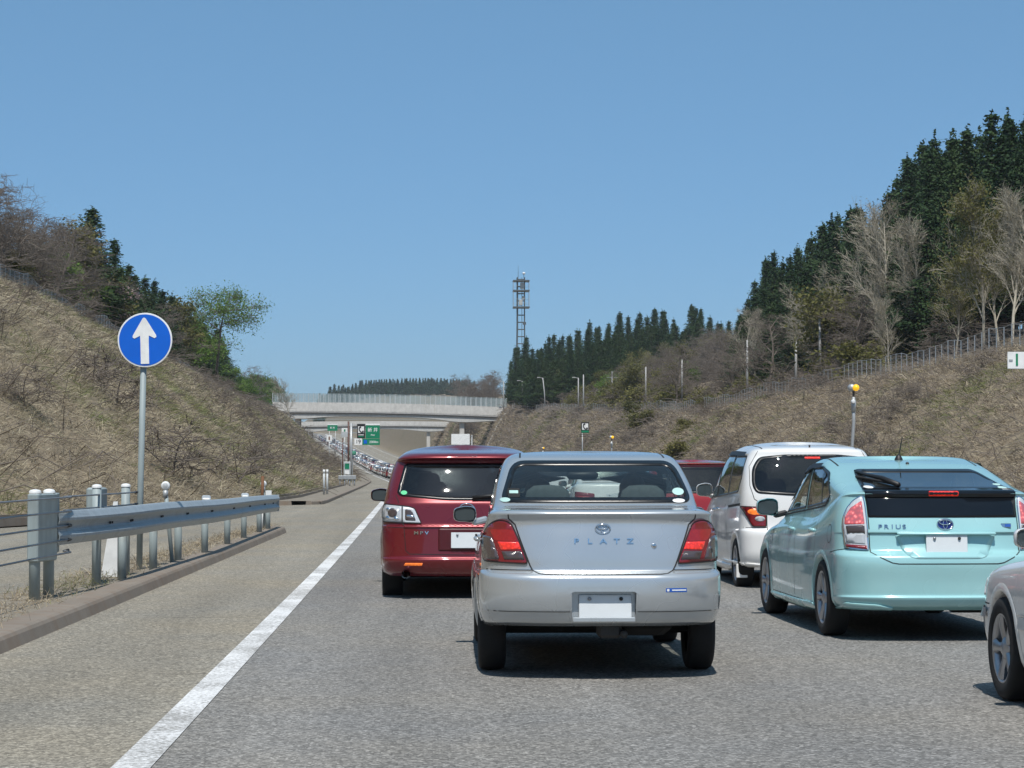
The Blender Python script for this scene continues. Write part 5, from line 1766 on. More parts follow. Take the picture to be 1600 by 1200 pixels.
# ------------------------------------------------------------------ silver sedan straight ahead
M_SILVER = paint('silver_metallic_paint', (.52, .555, .575), .55, .26, 0)
M_SILVER2 = paint('silver_bumper_paint', (.52, .555, .575), .55, .26, 0)
M_CRED = paint('dark_red_metallic_paint', (.175, .008, .014), .35, .28, .2)
M_AQUA = paint('pale_aqua_paint', (.335, .60, .615), .05, .25, .0)
M_CWHITE = paint('pearl_white_paint', (.80, .80, .78), .0, .3)
M_CGREY = paint('clean_white_paint', (.84, .84, .82), .0, .3)

def both(f, poly, *a, **k):
    f('left', poly, *a, **k); f('right', poly, *a, **k)

C = (.45, 3.2, .6, 2.8)
PL = [(.355, .19, .20, .13, 3.98, .735, *C), (.385, .215, .22, .065, 4.05, .79, *C), (.452, .30, .30, .030, 4.09, .815, *C), (.458, .305, .31, .024, 4.095, .818, *C), (.57, .46, .46, .0, 4.14, .829, *C),
      (.665, .59, .57, .004, 4.14, .83, *C), (.700, .64, .61, .028, 4.12, .826, *C), (.712, .66, .63, .062, 4.09, .818, *C), (.722, .67, .64, .088, 4.06, .812, *C), (.80, .73, .68, .094, 3.98, .812, .42, 3.0, .6, 2.8),
      (.94, .82, .74, .112, 3.72, .803, .42, 2.9, .6, 2.8), (1.03, .875, .79, .128, 3.5, .790, .40, 2.9, .7, 2.8), (1.068, .90, .82, .118, 3.38, .778, .38, 3.0, .7, 2.8), (1.092, .915, .845, .105, 3.28, .770, .36, 3.0, .7, 2.8),
      (1.112, .935, .88, .128, 3.14, .762, .34, 3.0, .7, 2.8), (1.126, .95, .94, .33, 2.98, .746, .34, 3.0, .6, 2.8), (1.135, .975, .985, .545, 2.86, .725, .36, 3.2, .5, 3.0), (1.30, 1.24, 1.21, .82, 2.46, .682, .34, 3.3, .5, 3.0),
      (1.435, 1.41, 1.37, 1.09, 2.18, .625, .30, 3.5, .45, 3.0), (1.468, 1.462, 1.43, 1.17, 2.06, .592, .30, 3.6, .4, 3.2), (1.487, 1.492, 1.465, 1.28, 1.95, .535, .28, 3.6, .35, 3.2), (1.497, 1.508, 1.487, 1.42, 1.84, .36, .2, 3, .2, 3), (1.502, 1.514, 1.50, 1.57, 1.68, .03, .03, 2.5, .03, 2.5)]
car = Car('silver_sedan', PL, (.045, 2.05, 2.05), M_SILVER, 'silver four-door sedan directly ahead with its brake lamps lit', sub=5, loc=(1.144, 14.4, 0), rz=R(-.5))
A = car
A.arch(.93, .295, .328); A.arch(3.30, .295, .328)
rw = rnd([(-.662, 1.155), (.662, 1.155), (.567, 1.442), (-.567, 1.442)], [.07, .07, .09, .09], 6)
A.window('rear_window', 'rear', rw, .035, M_GLASSB)
ws = rnd([(-.67, 1.03), (.67, 1.03), (.57, 1.40), (-.57, 1.40)], .06)
A.window('windscreen', 'front', ws, .03, M_GLASS)
for v in ('left', 'right'):
    A.window('side_window', v, rnd([(1.98, 1.02), (2.70, 1.0), (2.36, 1.30), (2.13, 1.40), (1.98, 1.41)], .03), .02, M_GLASS)
    A.window('side_window', v, rnd([(1.12, 1.10), (1.94, 1.02), (1.94, 1.41), (1.38, 1.40), (1.22, 1.32)], .04), .02, M_GLASS)
    A.seam('door_gap', v, [(1.96, .27), (1.96, 1.0)]); A.seam('door_gap', v, [(2.98, .30), (2.95, .88)]); A.seam('door_gap', v, [(1.30, .62), (1.16, .80), (1.14, 1.03)])
    A.seam('sill_gap', v, [(1.3, .26), (2.95, .26)]); A.seam('rub_strip', v, [(1.4, .55), (2.9, .52)], .045, .006, M_SILVER2)
    door_handle(A, v, 2.16, .86, M_SILVER); door_handle(A, v, 1.32, .90, M_SILVER)
for sg in (-1, 1):
    m_ = (lambda p: p) if sg < 0 else mir
    lp = rnd(m_([(-.775, .776), (-.488, .762), (-.553, .93), (-.598, 1.03), (-.645, 1.052), (-.70, 1.048), (-.748, 1.005), (-.792, .92)]), .03)
    L_ = A.patch('tail_lamp', 'rear', lp, .009, M_LRED, .035)
    A.seam('lamp_gap', 'rear', lp, .008, .0105, M_GAP, L_, True, .03)
    A.patch('glow_lens', 'rear', rnd(m_([(-.735, .985), (-.585, .985), (-.56, .91), (-.70, .91)]), .02), .0105, M_LGLOW, .03, None, 0, L_)
    A.patch('brake_lens', 'rear', rnd(m_([(-.683, .905), (-.552, .905), (-.534, .858), (-.662, .852)]), .006), .0125, M_LBRAKE, .03, None, .002, L_)
    A.patch('reverse_lens', 'rear', m_([(-.658, .842), (-.534, .846), (-.512, .792), (-.64, .792)]), .0125, M_LSMOKE, .03, None, .002, L_)
    A.patch('indicator_lens', 'rear', rnd(m_([(-.776, .945), (-.72, .935), (-.672, .79), (-.757, .79), (-.783, .86)]), .015), .0125, M_LSMOKE, .03, None, .002, L_)
    A.patch('side_reflector', 'rear', rnd(m_([(-.728, .87), (-.705, .87), (-.676, .795), (-.735, .795)]), .006), .0138, M_LSMOKE, .02, None, .001, L_)
    A.seam('trunk_gap', 'rear', m_([(-.625, 1.112), (-.618, 1.06), (-.575, 1.02), (-.545, .93), (-.480, .755), (-.462, .722), (-.425, .704), (-.38, .699), (0, .697)]), .009, .0016)
    A.seam('bumper_gap', 'rear', m_([(-.80, .723), (-.465, .723)]), .007, .0016)
A.seam('bumper_crease', 'rear', [(-.79, .455), (-.22, .455)], .006, .001); A.seam('bumper_crease', 'rear', [(.22, .455), (.79, .455)], .006, .001)
for x in (-.50, .50): A.seam('roof_ditch', 'top', [(x*1.02, 1.22), (x, 1.5), (x*1.0, 2.0)], .012, .001)
# number plate in its recess
rec = rnd([(-.205, .395), (.205, .395), (.228, .565), (.20, .588), (-.20, .588), (-.228, .565)], .012, 3)
A.hole('rear', rec)
rim_o = rnd([(-.238, .39), (.238, .39), (.258, .585), (.22, .618), (-.22, .618), (-.258, .585)], .02, 4)
A.patch('plate_surround', 'rear', rim_o, .0015, M_SILVER2, .04, rec, 0)
mb = MB()
q = [A.proj('rear', x, z, .002)[0] for x, z in rec]
n0 = len(q); mb.v = [tuple(p) for p in q] + [(p.x*.985, .075, p.z) for p in q]
for i in range(n0): mb.face((i, (i+1) % n0, n0 + (i+1) % n0, n0 + i))
mb.face([n0 + i for i in range(n0)][::-1]); mb.build('plate_recess', M_SILVER2, A.root)
number_plate(A, 0.01, .482, .045, .345, .168, R(-4))
mb = MB(); mb.box((0.0, .02, .405), (.41, .03, .03), bev=.004); mb.build('plate_bracket', M_SILVER2, A.root)
p, n = A.proj('rear', 0, .993, .006); emblem_ellipses(A, p, .097, .1)
letters(A, 'PLATZ', -.175, .0885, .912, .047, M_CHROME, R(-6), .003, 1.45)
p, n = A.proj('rear', .336, .88, 0)
mb = MB(); mb.smooth = True; mb.lathe([(.001, -.008), (.012, -.008), (.017, -.004), (.018, .004)], 20, 'Y', p); k_ = mb.build('lock', M_CHROME, A.root)
mb = MB(); mb.box(p + Vector((0, -.009, 0)), (.004, .002, .016)); mb.build('key_slot', M_GAP, k_)
M_JAF = plain('blue_sticker', (.02, .10, .42), .4)
st_ = A.patch('bumper_sticker', 'rear', [(.405, .583), (.545, .583), (.545, .609), (.405, .609)], .0015, M_JAF, .05, None, 0)
A.patch('sticker_stripe', 'rear', [(.445, .592), (.54, .592), (.54, .600), (.445, .600)], .0025, M_WHITE, .05, None, 0, st_)
A.patch('sticker_mark', 'rear', rnd([(.412, .588), (.428, .588), (.428, .604), (.412, .604)], .006), .0025, M_WHITE, .05, None, 0, st_)
M_STKG = plain('pale_green_sticker', (.45, .66, .62), .5)
def oval(cx, cz, a, b, n=16): return [(cx + a*math.cos(2*math.pi*i/n), cz + b*math.sin(2*math.pi*i/n)) for i in range(n)]
A.patch('round_sticker', 'rear', oval(.565, 1.228, .042, .025), .0052, M_STKG, .05, None, 0); A.patch('oval_sticker', 'rear', oval(.56, 1.166, .045, .014), .0056, M_WHITE, .05, None, 0)
A.patch('corner_sticker', 'rear', oval(-.625, 1.172, .035, .015), .0056, M_STKG, .05, None, 0)
fr_ = A.patch('square_sticker', 'rear', rnd([(-.605, 1.19), (-.525, 1.19), (-.525, 1.25), (-.605, 1.25)], .01), .0052, M_GAP, .05, None, 0)
A.patch('sticker_print', 'rear', rnd([(-.595, 1.215), (-.535, 1.215), (-.535, 1.235), (-.595, 1.235)], .004), .006, M_STKG, .05, None, 0, fr_)
A.finish()
underbody(A, 4.14, .83, .19, (.93, 3.30), .33, .30)
WM = wheel_meshes(.293, .18, .185, 7, 'cover', M_STEELG)
add_wheels(A, WM, .93, 3.30, .715, .293)
mirror(A, -.80, 2.72, 1.03, M_SILVER, .175, .12, -1); mirror(A, .80, 2.72, 1.03, M_SILVER, .175, .12, 1)
cabin(A, 2.08, .30, 1.25, .35, True, 2.72, .90, .6, 1.125)
mb = MB(); mb.smooth = True; mb.box((0, .80, 1.075), (1.2, .48, .05), 0, R(2), 0, .015); mb.build('parcel_shelf', M_TRIM, A.root)
mb = MB(); mb.box((.02, .60, 1.115), (.16, .03, .02), bev=.004); mb.build('high_brake_lamp', M_LCLEAR, A.root)
mb = MB(); mb.smooth = True; mb.box((.0, 2.33, 1.335), (.24, .05, .065), 0, 0, 0, .02); mb.build('rear_view_mirror', M_BLK, A.root)
mb = MB(); mb.smooth = True; mb.tube([(.14, .12, .30), (.14, .35, .30)], .025, 12); mb.build('exhaust', M_DARK, A.root)
mb = MB(); mb.box((0.05, .28, .32), (.16, .2, .10), bev=.02); mb.build('tow_hook', M_DARK, A.root)
person(.35, 1.98, .50, 'driver in dark clothes behind the wheel of the silver sedan', car=A)
person(-.35, 1.96, .46, 'passenger with dark hair on the left seat of the silver sedan', (.02, .014, .01), (.05, .04, .05), A, True)

# ------------------------------------------------------------------ dark red minivan in the same lane
C = (.42, 3.4, .7, 2.8)
MP = [(.29, .17, .18, .12, 4.70, .84, *C), (.34, .20, .21, .05, 4.78, .895, *C), (.455, .36, .36, .0, 4.85, .922, *C), (.475, .39, .39, .004, 4.86, .923, *C), (.49, .41, .41, .028, 4.86, .922, *C), (.62, .55, .52, .038, 4.87, .925, *C),
      (.775, .69, .63, .045, 4.82, .922, *C), (.815, .73, .67, .05, 4.79, .921, *C), (.83, .745, .69, .085, 4.76, .919, *C), (.93, .84, .75, .10, 4.66, .915, *C), (1.04, .93, .82, .115, 4.48, .905, *C),
      (1.085, .99, .88, .135, 4.25, .893, *C), (1.20, 1.12, 1.0, .20, 3.85, .866, .4, 3.4, .7, 2.8), (1.40, 1.37, 1.25, .325, 3.28, .805, .38, 3.4, .7, 2.8), (1.495, 1.48, 1.40, .375, 2.98, .765, .36, 3.4, .6, 2.8), (1.508, 1.50, 1.42, .32, 2.94, .755, .36, 3.4, .6, 2.8),
      (1.535, 1.54, 1.47, .27, 2.84, .735, .36, 3.4, .6, 2.8), (1.575, 1.595, 1.55, .32, 2.65, .67, .36, 3.2, .5, 2.8), (1.605, 1.64, 1.60, .62, 2.4, .53, .36, 3, .45, 2.8), (1.625, 1.67, 1.64, 1.0, 2.1, .30, .25, 3, .25, 3), (1.635, 1.682, 1.66, 1.45, 1.65, .03, .03, 2.5, .03, 2.5)]
A = Car('red_minivan', MP, (.04, 2.4, 2.4), M_CRED, 'dark red minivan with rear spoiler ahead in the lane left of the silver sedan', sub=5, loc=(.40, 23.2, -.05))
A.arch(1.0, .33, .37); A.arch(3.95, .33, .37)
A.window('rear_window', 'rear', rnd([(-.735, 1.165), (-.70, 1.13), (-.2, 1.085), (.2, 1.085), (.70, 1.13), (.735, 1.165), (.655, 1.475), (-.655, 1.475)], [.03, .03, .1, .1, .03, .03, .05, .05]), .035, M_PRIV)
A.window('windscreen', 'front', rnd([(-.74, 1.03), (.74, 1.03), (.62, 1.50), (-.62, 1.50)], .06), .03, M_GLASS)
for v in ('left', 'right'):
    A.window('side_window', v, rnd([(.62, 1.13), (1.42, 1.10), (1.42, 1.45), (.80, 1.44)], .05), .025, M_PRIV)
    A.window('side_window', v, rnd([(1.48, 1.10), (2.5, 1.06), (2.5, 1.47), (1.48, 1.455)], .04), .025, M_PRIV)
    A.window('side_window', v, rnd([(2.56, 1.06), (3.5, 1.02), (3.0, 1.38), (2.56, 1.46)], .04), .02, M_GLASSB)
    A.seam('door_gap', v, [(1.47, .45), (1.45, 1.08)]); A.seam('door_gap', v, [(2.53, .25), (2.53, 1.05)]); A.seam('slide_rail', v, [(.4, .98), (1.4, .94)], .02)
    door_handle(A, v, 2.36, .86, M_CHROME); door_handle(A, v, 2.72, .85, M_CHROME)
    A.patch('sill_skirt', v, rnd([(1.42, .22), (3.5, .22), (3.5, .30), (1.42, .30)], .02), .012, M_CRED, .1)
for sg in (-1, 1):
    m_ = (lambda p: p) if sg < 0 else mir
    lp = rnd(m_([(-.872, .858), (-.475, .845), (-.545, 1.00), (-.60, 1.02), (-.86, 1.045), (-.89, .97)]), .015)
    L_ = A.patch('tail_lamp', 'rear', lp, .012, M_LCHR, .04)
    A.seam('lamp_gap', 'rear', lp, .010, .0135, M_GAP, L_, True, .03)
    A.patch('brake_lens', 'rear', rnd(m_([(-.855, .885), (-.70, .878), (-.70, 1.0), (-.85, 1.015), (-.87, .95)]), .02), .0135, M_LCLEAR, .03, None, .003, L_)
    for cx, cz, rr in ((-.775, .955, .048), (-.74, .895, .022), (-.825, .90, .02), (-.82, .99, .018)):
        A.patch('bulb_bowl', 'rear', oval(cx if sg < 0 else -cx, cz, rr, rr), .0165, M_LSMOKE if rr > .03 else M_CHROME, .03, None, .002, L_)
    A.patch('reverse_lens', 'rear', rnd(m_([(-.645, .875), (-.53, .87), (-.575, .98), (-.645, .995)]), .02), .0135, M_LSMOKE, .03, None, .003, L_)
    A.patch('reverse_bar', 'rear', rnd(m_([(-.63, .905), (-.545, .90), (-.56, .93), (-.63, .935)]), .01), .0165, M_CHROME, .03, None, .002, L_)
    A.seam('lamp_split', 'rear', m_([(-.675, .853), (-.675, 1.022)]), .014, .0138, M_GAP, L_)
    A.seam('tailgate_gap', 'rear', m_([(-.745, 1.14), (-.705, 1.03), (-.675, .85), (-.66, .82), (-.64, .56), (-.60, .525), (0, .515)]), .008, .0016)
    A.patch('reflector', 'rear', rnd(m_([(-.66, .405), (-.47, .405), (-.46, .432), (-.645, .432)]), .008), .006, M_LAMBER, .03)  # no lamp here; the reflector's bright shine is put in as emission
    A.seam('bumper_gap', 'rear', m_([(-.90, .80), (-.66, .80)]), .007)
A.patch('tailgate_bar', 'rear', rnd([(-.66, .80), (.66, .80), (.66, .832), (-.66, .832)], .012), .010, M_CRED, .06)
A.patch('plate_recess', 'rear', rnd([(-.30, .555), (.30, .555), (.30, .795), (-.30, .795)], .02), .002, plain('red_with_painted_shade', (.07, .006, .009), .4), .05)  # surface patch; the recess's shade is put into its darker red
number_plate(A, 0, .67, .018, .33, .165, R(-4))
letters(A, 'MPV', -.53, .055, .745, .05, M_CHROME, R(-3), .004, 1.35)
p, n = A.proj('rear', 0, .985, .008)
mb = MB(); mb.smooth = True; ellipse_tube(mb, p, .085, .068, .008)
mb.tube([p + Vector((-.078, 0, .02)), p + Vector((-.04, 0, .018)), p + Vector((0, 0, -.022)), p + Vector((.04, 0, .018)), p + Vector((.078, 0, .02))], [.006, .011, .013, .011, .006], 8); mb.build('emblem', M_CHROME, A.root)
A.patch('round_sticker', 'rear', oval(-.66, 1.165, .034, .022), .0055, emit('glowing_green_sticker', (.1, .55, .25), .12, (.15, .6, .3)), .05, None, 0)  # no lamp; faint emission added to brighten the sticker
A.patch('high_brake_lamp', 'rear', rnd([(-.12, 1.545), (.12, 1.545), (.12, 1.562), (-.12, 1.562)], .006), .004, M_LRED_D, .05)
A.finish()
mb = MB(); mb.smooth = True
w0, _ = A.proj('rear', .06, 1.105, .02)
mb.tube([w0, w0 + Vector((.20, -.012, .02)), w0 + Vector((.48, .0, .055))], [.022, .018, .01], 8); mb.build('wiper', M_BLK, A.root)
mb = MB(); mb.smooth = True; mb.lathe([(.045, .0), (.045, .2), (.038, .2), (.038, .01)], 20, 'Y', (-.64, .01, .315)); mb.build('exhaust', M_CHROME, A.root)
underbody(A, 4.87, .925, .18, (1.0, 3.95), .37, .25)
WM2 = wheel_meshes(.33, .215, .215, 5, 'spoke', M_ALLOY)
add_wheels(A, WM2, 1.0, 3.95, .79, .33)
mirror(A, -.875, 3.1, 1.10, M_CRED, .21, .15, -1, M_BLK); mirror(A, .875, 3.1, 1.10, M_CRED, .21, .15, 1, M_BLK)
cabin(A, 2.7, .42, 1.35, .40, False, 3.35, .98, .6, 1.13)

M_GLOSSB = plain('gloss_black_glass', (.006, .008, .011), .05)
# ------------------------------------------------------------------ aqua hatchback in the right lane
C = (.46, 3.2, .75, 2.6)
PR = [(.25, .165, .18, .14, 4.28, .78, *C), (.29, .19, .20, .055, 4.36, .84, *C), (.345, .23, .24, .015, 4.41, .862, *C), (.358, .245, .25, .012, 4.415, .864, *C), (.375, .265, .27, .032, 4.42, .864, *C), (.47, .38, .38, .03, 4.44, .869, *C), (.61, .53, .52, .018, 4.46, .8725, *C),
      (.68, .61, .58, .03, 4.45, .8725, *C), (.715, .65, .62, .085, 4.42, .870, *C), (.73, .665, .635, .105, 4.41, .868, *C), (.86, .78, .71, .13, 4.28, .862, *C), (.872, .79, .715, .118, 4.27, .861, *C), (.985, .86, .78, .155, 4.06, .845, .45, 3.2, .75, 2.6),
      (1.16, .92, .83, .225, 3.85, .80, .42, 3.4, .75, 2.6), (1.182, .94, .86, .20, 3.75, .79, .42, 3.4, .75, 2.6), (1.196, .955, .90, .225, 3.62, .782, .42, 3.4, .75, 2.6), (1.25, 1.03, .97, .56, 3.40, .768, .44, 3.6, .7, 2.6),
      (1.35, 1.24, 1.16, 1.06, 2.98, .735, .42, 3.8, .7, 2.6), (1.392, 1.38, 1.30, 1.26, 2.66, .700, .40, 3.8, .6, 2.6), (1.420, 1.440, 1.39, 1.40, 2.45, .655, .36, 3.6, .5, 2.8), (1.442, 1.472, 1.435, 1.55, 2.3, .57, .3, 3.4, .4, 2.8), (1.455, 1.486, 1.46, 1.72, 2.15, .36, .15, 3, .15, 3), (1.46, 1.49, 1.475, 1.93, 2.0, .03, .03, 2.5, .03, 2.5)]
A = Car('aqua_hatchback', PR, (.05, 2.3, 2.25), M_AQUA, 'pale aqua hatchback with split black rear glass in the right lane', sub=5, loc=(4.14, 17.45, 0), rz=R(1.2))
A.arch(.87, .315, .345); A.arch(3.57, .315, .345)
up = rnd([(-.615, 1.200), (.615, 1.200), (.515, 1.375), (-.515, 1.375)], [.02, .02, .05, .05])
A.window('rear_window', 'rear', up, .03, M_PRIV)
A.patch('lower_rear_glass', 'rear', rnd([(-.60, .99), (.60, .99), (.615, 1.155), (-.615, 1.155)], .008), .004, M_GLOSSB, .06, None, .006)
A.patch('spoiler', 'rear', rnd([(-.612, 1.150), (.612, 1.150), (.618, 1.214), (-.618, 1.214)], .012), .010, M_GLOSSB, .014, None, .014)
A.patch('high_brake_lamp', 'rear', rnd([(-.115, 1.174), (.125, 1.174), (.125, 1.190), (-.115, 1.190)], .006), .0145, M_LBRAKE, .03)
A.window('windscreen', 'front', rnd([(-.72, .98), (.72, .98), (.60, 1.37), (-.60, 1.37)], .06), .03, M_GLASS)
for v in ('left', 'right'):
    A.window('side_window', v, rnd([(.93, 1.155), (1.10, 1.085), (1.50, 1.06), (1.92, 1.03), (1.92, 1.40), (1.60, 1.405), (1.18, 1.335)], [.04, .05, .0, .02, .02, .1, .16]), .022, M_PRIV)
    A.window('side_window', v, rnd([(1.98, 1.03), (2.90, .975), (2.68, 1.16), (2.38, 1.34), (1.98, 1.40)], [.02, .03, .1, .1, .02]), .022, M_GLASSB)
    A.window('side_window', v, rnd([(2.96, .97), (3.28, .945), (2.95, 1.08)], .02), .015, M_GLASSB)
    A.seam('quarter_divider', v, [(1.28, 1.085), (1.38, 1.36)], .03, .005, M_FRIT)
    A.seam('door_gap', v, [(1.18, .62), (1.13, .85), (1.14, 1.05)]); A.seam('door_gap', v, [(2.02, .24), (2.02, 1.0)]); A.seam('door_gap', v, [(3.12, .28), (3.16, .92)]); A.seam('sill_gap', v, [(1.25, .25), (3.1, .25)])
    A.seam('belt_trim', v, [(.98, 1.115), (1.12, 1.07), (1.92, 1.015), (3.2, .935)], .014, .004, M_BLK)
    A.seam('window_visor', v, [(1.60, 1.40), (1.98, 1.395), (2.40, 1.325), (2.80, 1.08)], .05, .018, M_BLK)
    door_handle(A, v, 1.32, .86, M_AQUA); door_handle(A, v, 2.22, .845, M_AQUA)
    A.patch('sill_skirt', v, rnd([(1.22, .17), (3.2, .17), (3.2, .235), (1.22, .255)], .015), .016, M_AQUA, .08)
    if v == 'left':
        p, n = A.proj('left', .60, .83); A.seam('fuel_flap', 'left', oval(.62, .85, .075, .075), .006, .0012, None, None, True)
for sg in (-1, 1):
    m_ = (lambda p: p) if sg < 0 else mir
    lp = rnd(m_([(-.612, .725), (-.770, .745), (-.785, .95), (-.745, 1.06), (-.69, 1.13), (-.628, 1.165), (-.618, 1.10)]), [.012, .03, .06, .06, .06, .02, .01])
    L_ = A.patch('tail_lamp', 'rear', lp, .014, M_LCHR, .035)
    A.patch('led_cluster', 'rear', rnd(m_([(-.632, .935), (-.768, .93), (-.760, .985), (-.72, 1.06), (-.638, 1.12)]), .012), .017, M_LPINK, .03, None, .003, L_)
    A.patch('smoked_lens', 'rear', rnd(m_([(-.635, .865), (-.755, .865), (-.76, .92), (-.635, .925)]), .01), .0165, M_LSMOKE, .03, None, .003, L_)
    A.patch('reverse_lens', 'rear', rnd(m_([(-.632, .775), (-.76, .785), (-.765, .855), (-.632, .855)]), .01), .0165, M_LCLEAR, .03, None, .003, L_)
    A.patch('red_strip', 'rear', rnd(m_([(-.620, .732), (-.764, .75), (-.764, .772), (-.622, .764)]), .005), .0172, M_LRED, .03, None, .003, L_)
    A.seam('lamp_gap', 'rear', lp, .009, .0150, M_CHROME, L_, True, .03)
    A.seam('hatch_gap', 'rear', m_([(-.606, 1.16), (-.604, .715), (-.54, .675), (-.45, .633), (-.40, .625), (0, .625)]), .008, .0016)
    A.seam('bumper_side_gap', 'left' if sg < 0 else 'right', [(.22, .745), (.56, .70)], .006)
    A.patch('corner_spat', 'rear', rnd(m_([(-.80, .19), (-.50, .215), (-.42, .275), (-.56, .305), (-.80, .315)]), .03), .014, M_AQUA, .05)
    A.seam('roof_ditch', 'top', [(sg*.60, 1.40), (sg*.60, 1.7), (sg*.60, 2.2)], .014, .001)
A.seam('strip_gap', 'rear', [(-.60, .868), (.60, .868)], .007, .002)
A.patch('plate_recess', 'rear', rnd([(-.42, .865), (.42, .865), (.33, .69), (.26, .665), (-.26, .665), (-.33, .69)], [.05, .05, .05, .03, .03, .05]), .0025, M_AQUA, .05, None, .003)
mb = MB(); mb.smooth = True; mb.box((0, .098, .866), (.80, .05, .022), 0, R(12), 0, .008); mb.build('plate_hood', M_AQUA, A.root)
number_plate(A, 0, .770, .085, .335, .165, R(-5))
p, n = A.proj('rear', 0, .935, .006); emblem_ellipses(A, p, .128, .25, plain('dark_blue_emblem', (.012, .025, .16), .2))
letters(A, 'PRIUS', -.52, .047, .915, .05, M_CHROME, R(-12), .004, 1.3)
mb = MB(); p, n = A.proj('rear', .50, .925, .004); mb.box(p, (.085, .006, .032), 0, R(-12), 0, .003); o = mb.build('badge', M_CHROME, A.root)
mb = MB(); mb.box(p + Vector((.015, -.004, 0)), (.045, .004, .022), 0, R(-12)); mb.build('badge_field', M_JAF, o)
A.patch('oval_sticker', 'rear', oval(-.545, 1.228, .036, .011), .0055, M_WHITE, .05, None, 0); A.patch('oval_sticker', 'rear', oval(.555, 1.222, .040, .012), .0055, M_STKG, .05, None, 0); A.patch('oval_sticker', 'rear', oval(.55, 1.248, .035, .008), .0055, M_STKG, .05, None, 0)
A.finish()
mb = MB(); mb.smooth = True
w0 = A.proj('rear', -.32, 1.22, .03)[0]; w1 = A.proj('rear', -.47, 1.31, .02)[0]; w2 = A.proj('rear', -.52, 1.352, .012)[0]
mb.tube([w0, w0.lerp(w1, .5) + Vector((0, 0, .015)), w1, w2], [.022, .020, .014, .010], 8); w_ = mb.build('wiper', M_BLK, A.root)
mb = MB(); mb.tube([A.proj('rear', -.30, 1.232, .02)[0], A.proj('rear', -.56, 1.30, .015)[0]], .012, 6); mb.build('blade', M_RUB, w_)
mb = MB(); mb.smooth = True
a0 = A.proj('top', 0, 1.72, 0)[0]
mb.lathe([(.038, -.005), (.034, .012), (.022, .035), (.014, .045), (.001, .05)], 16, 'Z', a0); an = mb.build('antenna_base', M_BLK, A.root)
mb = MB(); mb.tube([a0 + Vector((0, 0, .03)), a0 + Vector((.022, -.05, .20))], [.006, .004], 6); mb.build('antenna', M_BLK, an)
mb = MB(); mb.smooth = True; q = A.proj('top', .0, 1.40, .0)[0]; mb.lathe([(.016, -.004), (.014, .012), (.001, .018)], 12, 'Z', q); mb.build('washer_jet', M_BLK, A.root)
mb = MB(); mb.smooth = True; mb.lathe([(.030, .0), (.030, .2), (.024, .2), (.024, .01)], 16, 'Y', (.42, .05, .23)); mb.build('exhaust', M_CHROME, A.root)
underbody(A, 4.46, .8725, .17, (.87, 3.57), .345, .24)
WM3 = wheel_meshes(.315, .19, .215, 6, 'spoke', M_ALLOY)
add_wheels(A, WM3, .87, 3.57, .765, .315)
mirror(A, -.83, 3.00, 1.02, M_AQUA, .20, .155, -1, M_BLK); mirror(A, .83, 3.00, 1.02, M_AQUA, .20, .155, 1, M_BLK)
cabin(A, 2.25, .32, 1.45, .37, False, 3.0, .88, .6, .98)

# ------------------------------------------------------------------ white minivan ahead of the aqua hatchback
C = (.36, 3.6, .6, 2.8)
FR = [(.27, .17, .18, .10, 4.05, .77, *C), (.32, .19, .2, .04, 4.12, .825, *C), (.45, .38, .36, .0, 4.19, .843, *C), (.62, .54, .52, .0, 4.21, .8475, *C), (.685, .62, .59, .012, 4.20, .847, *C), (.715, .655, .62, .05, 4.18, .845, *C), (.80, .75, .70, .062, 4.12, .842, *C),
      (.97, .90, .79, .07, 3.98, .835, *C), (1.075, 1.0, .88, .08, 3.75, .826, *C), (1.2, 1.14, 1.0, .11, 3.42, .81, *C), (1.40, 1.38, 1.28, .19, 2.95, .768, *C), (1.545, 1.55, 1.48, .28, 2.60, .712, *C), (1.60, 1.61, 1.56, .29, 2.46, .67, *C), (1.635, 1.655, 1.62, .36, 2.32, .60, .36, 3.4, .5, 2.8), (1.66, 1.69, 1.66, .6, 2.12, .46, .3, 3.2, .4, 2.8), (1.675, 1.708, 1.685, 1.0, 1.85, .25, .2, 3, .2, 3), (1.68, 1.714, 1.70, 1.35, 1.5, .03, .03, 2.5, .03, 2.5)]
A = Car('white_minivan', FR, (.035, 2.1, 2.1), M_CWHITE, 'white compact minivan with tall dark rear window in the right lane', sub=5, loc=(4.40, 25.0, -.03))
A.arch(.66, .30, .335); A.arch(3.40, .30, .335)
A.window('rear_window', 'rear', rnd([(-.66, 1.115), (-.2, 1.085), (.2, 1.085), (.66, 1.115), (.70, 1.22), (.685, 1.40), (.60, 1.53), (.3, 1.56), (-.3, 1.56), (-.60, 1.53), (-.685, 1.40), (-.70, 1.22)], .06), .035, M_PRIV)
A.window('windscreen', 'front', rnd([(-.68, 1.03), (.68, 1.03), (.60, 1.56), (-.60, 1.56)], .06), .03, M_GLASS)
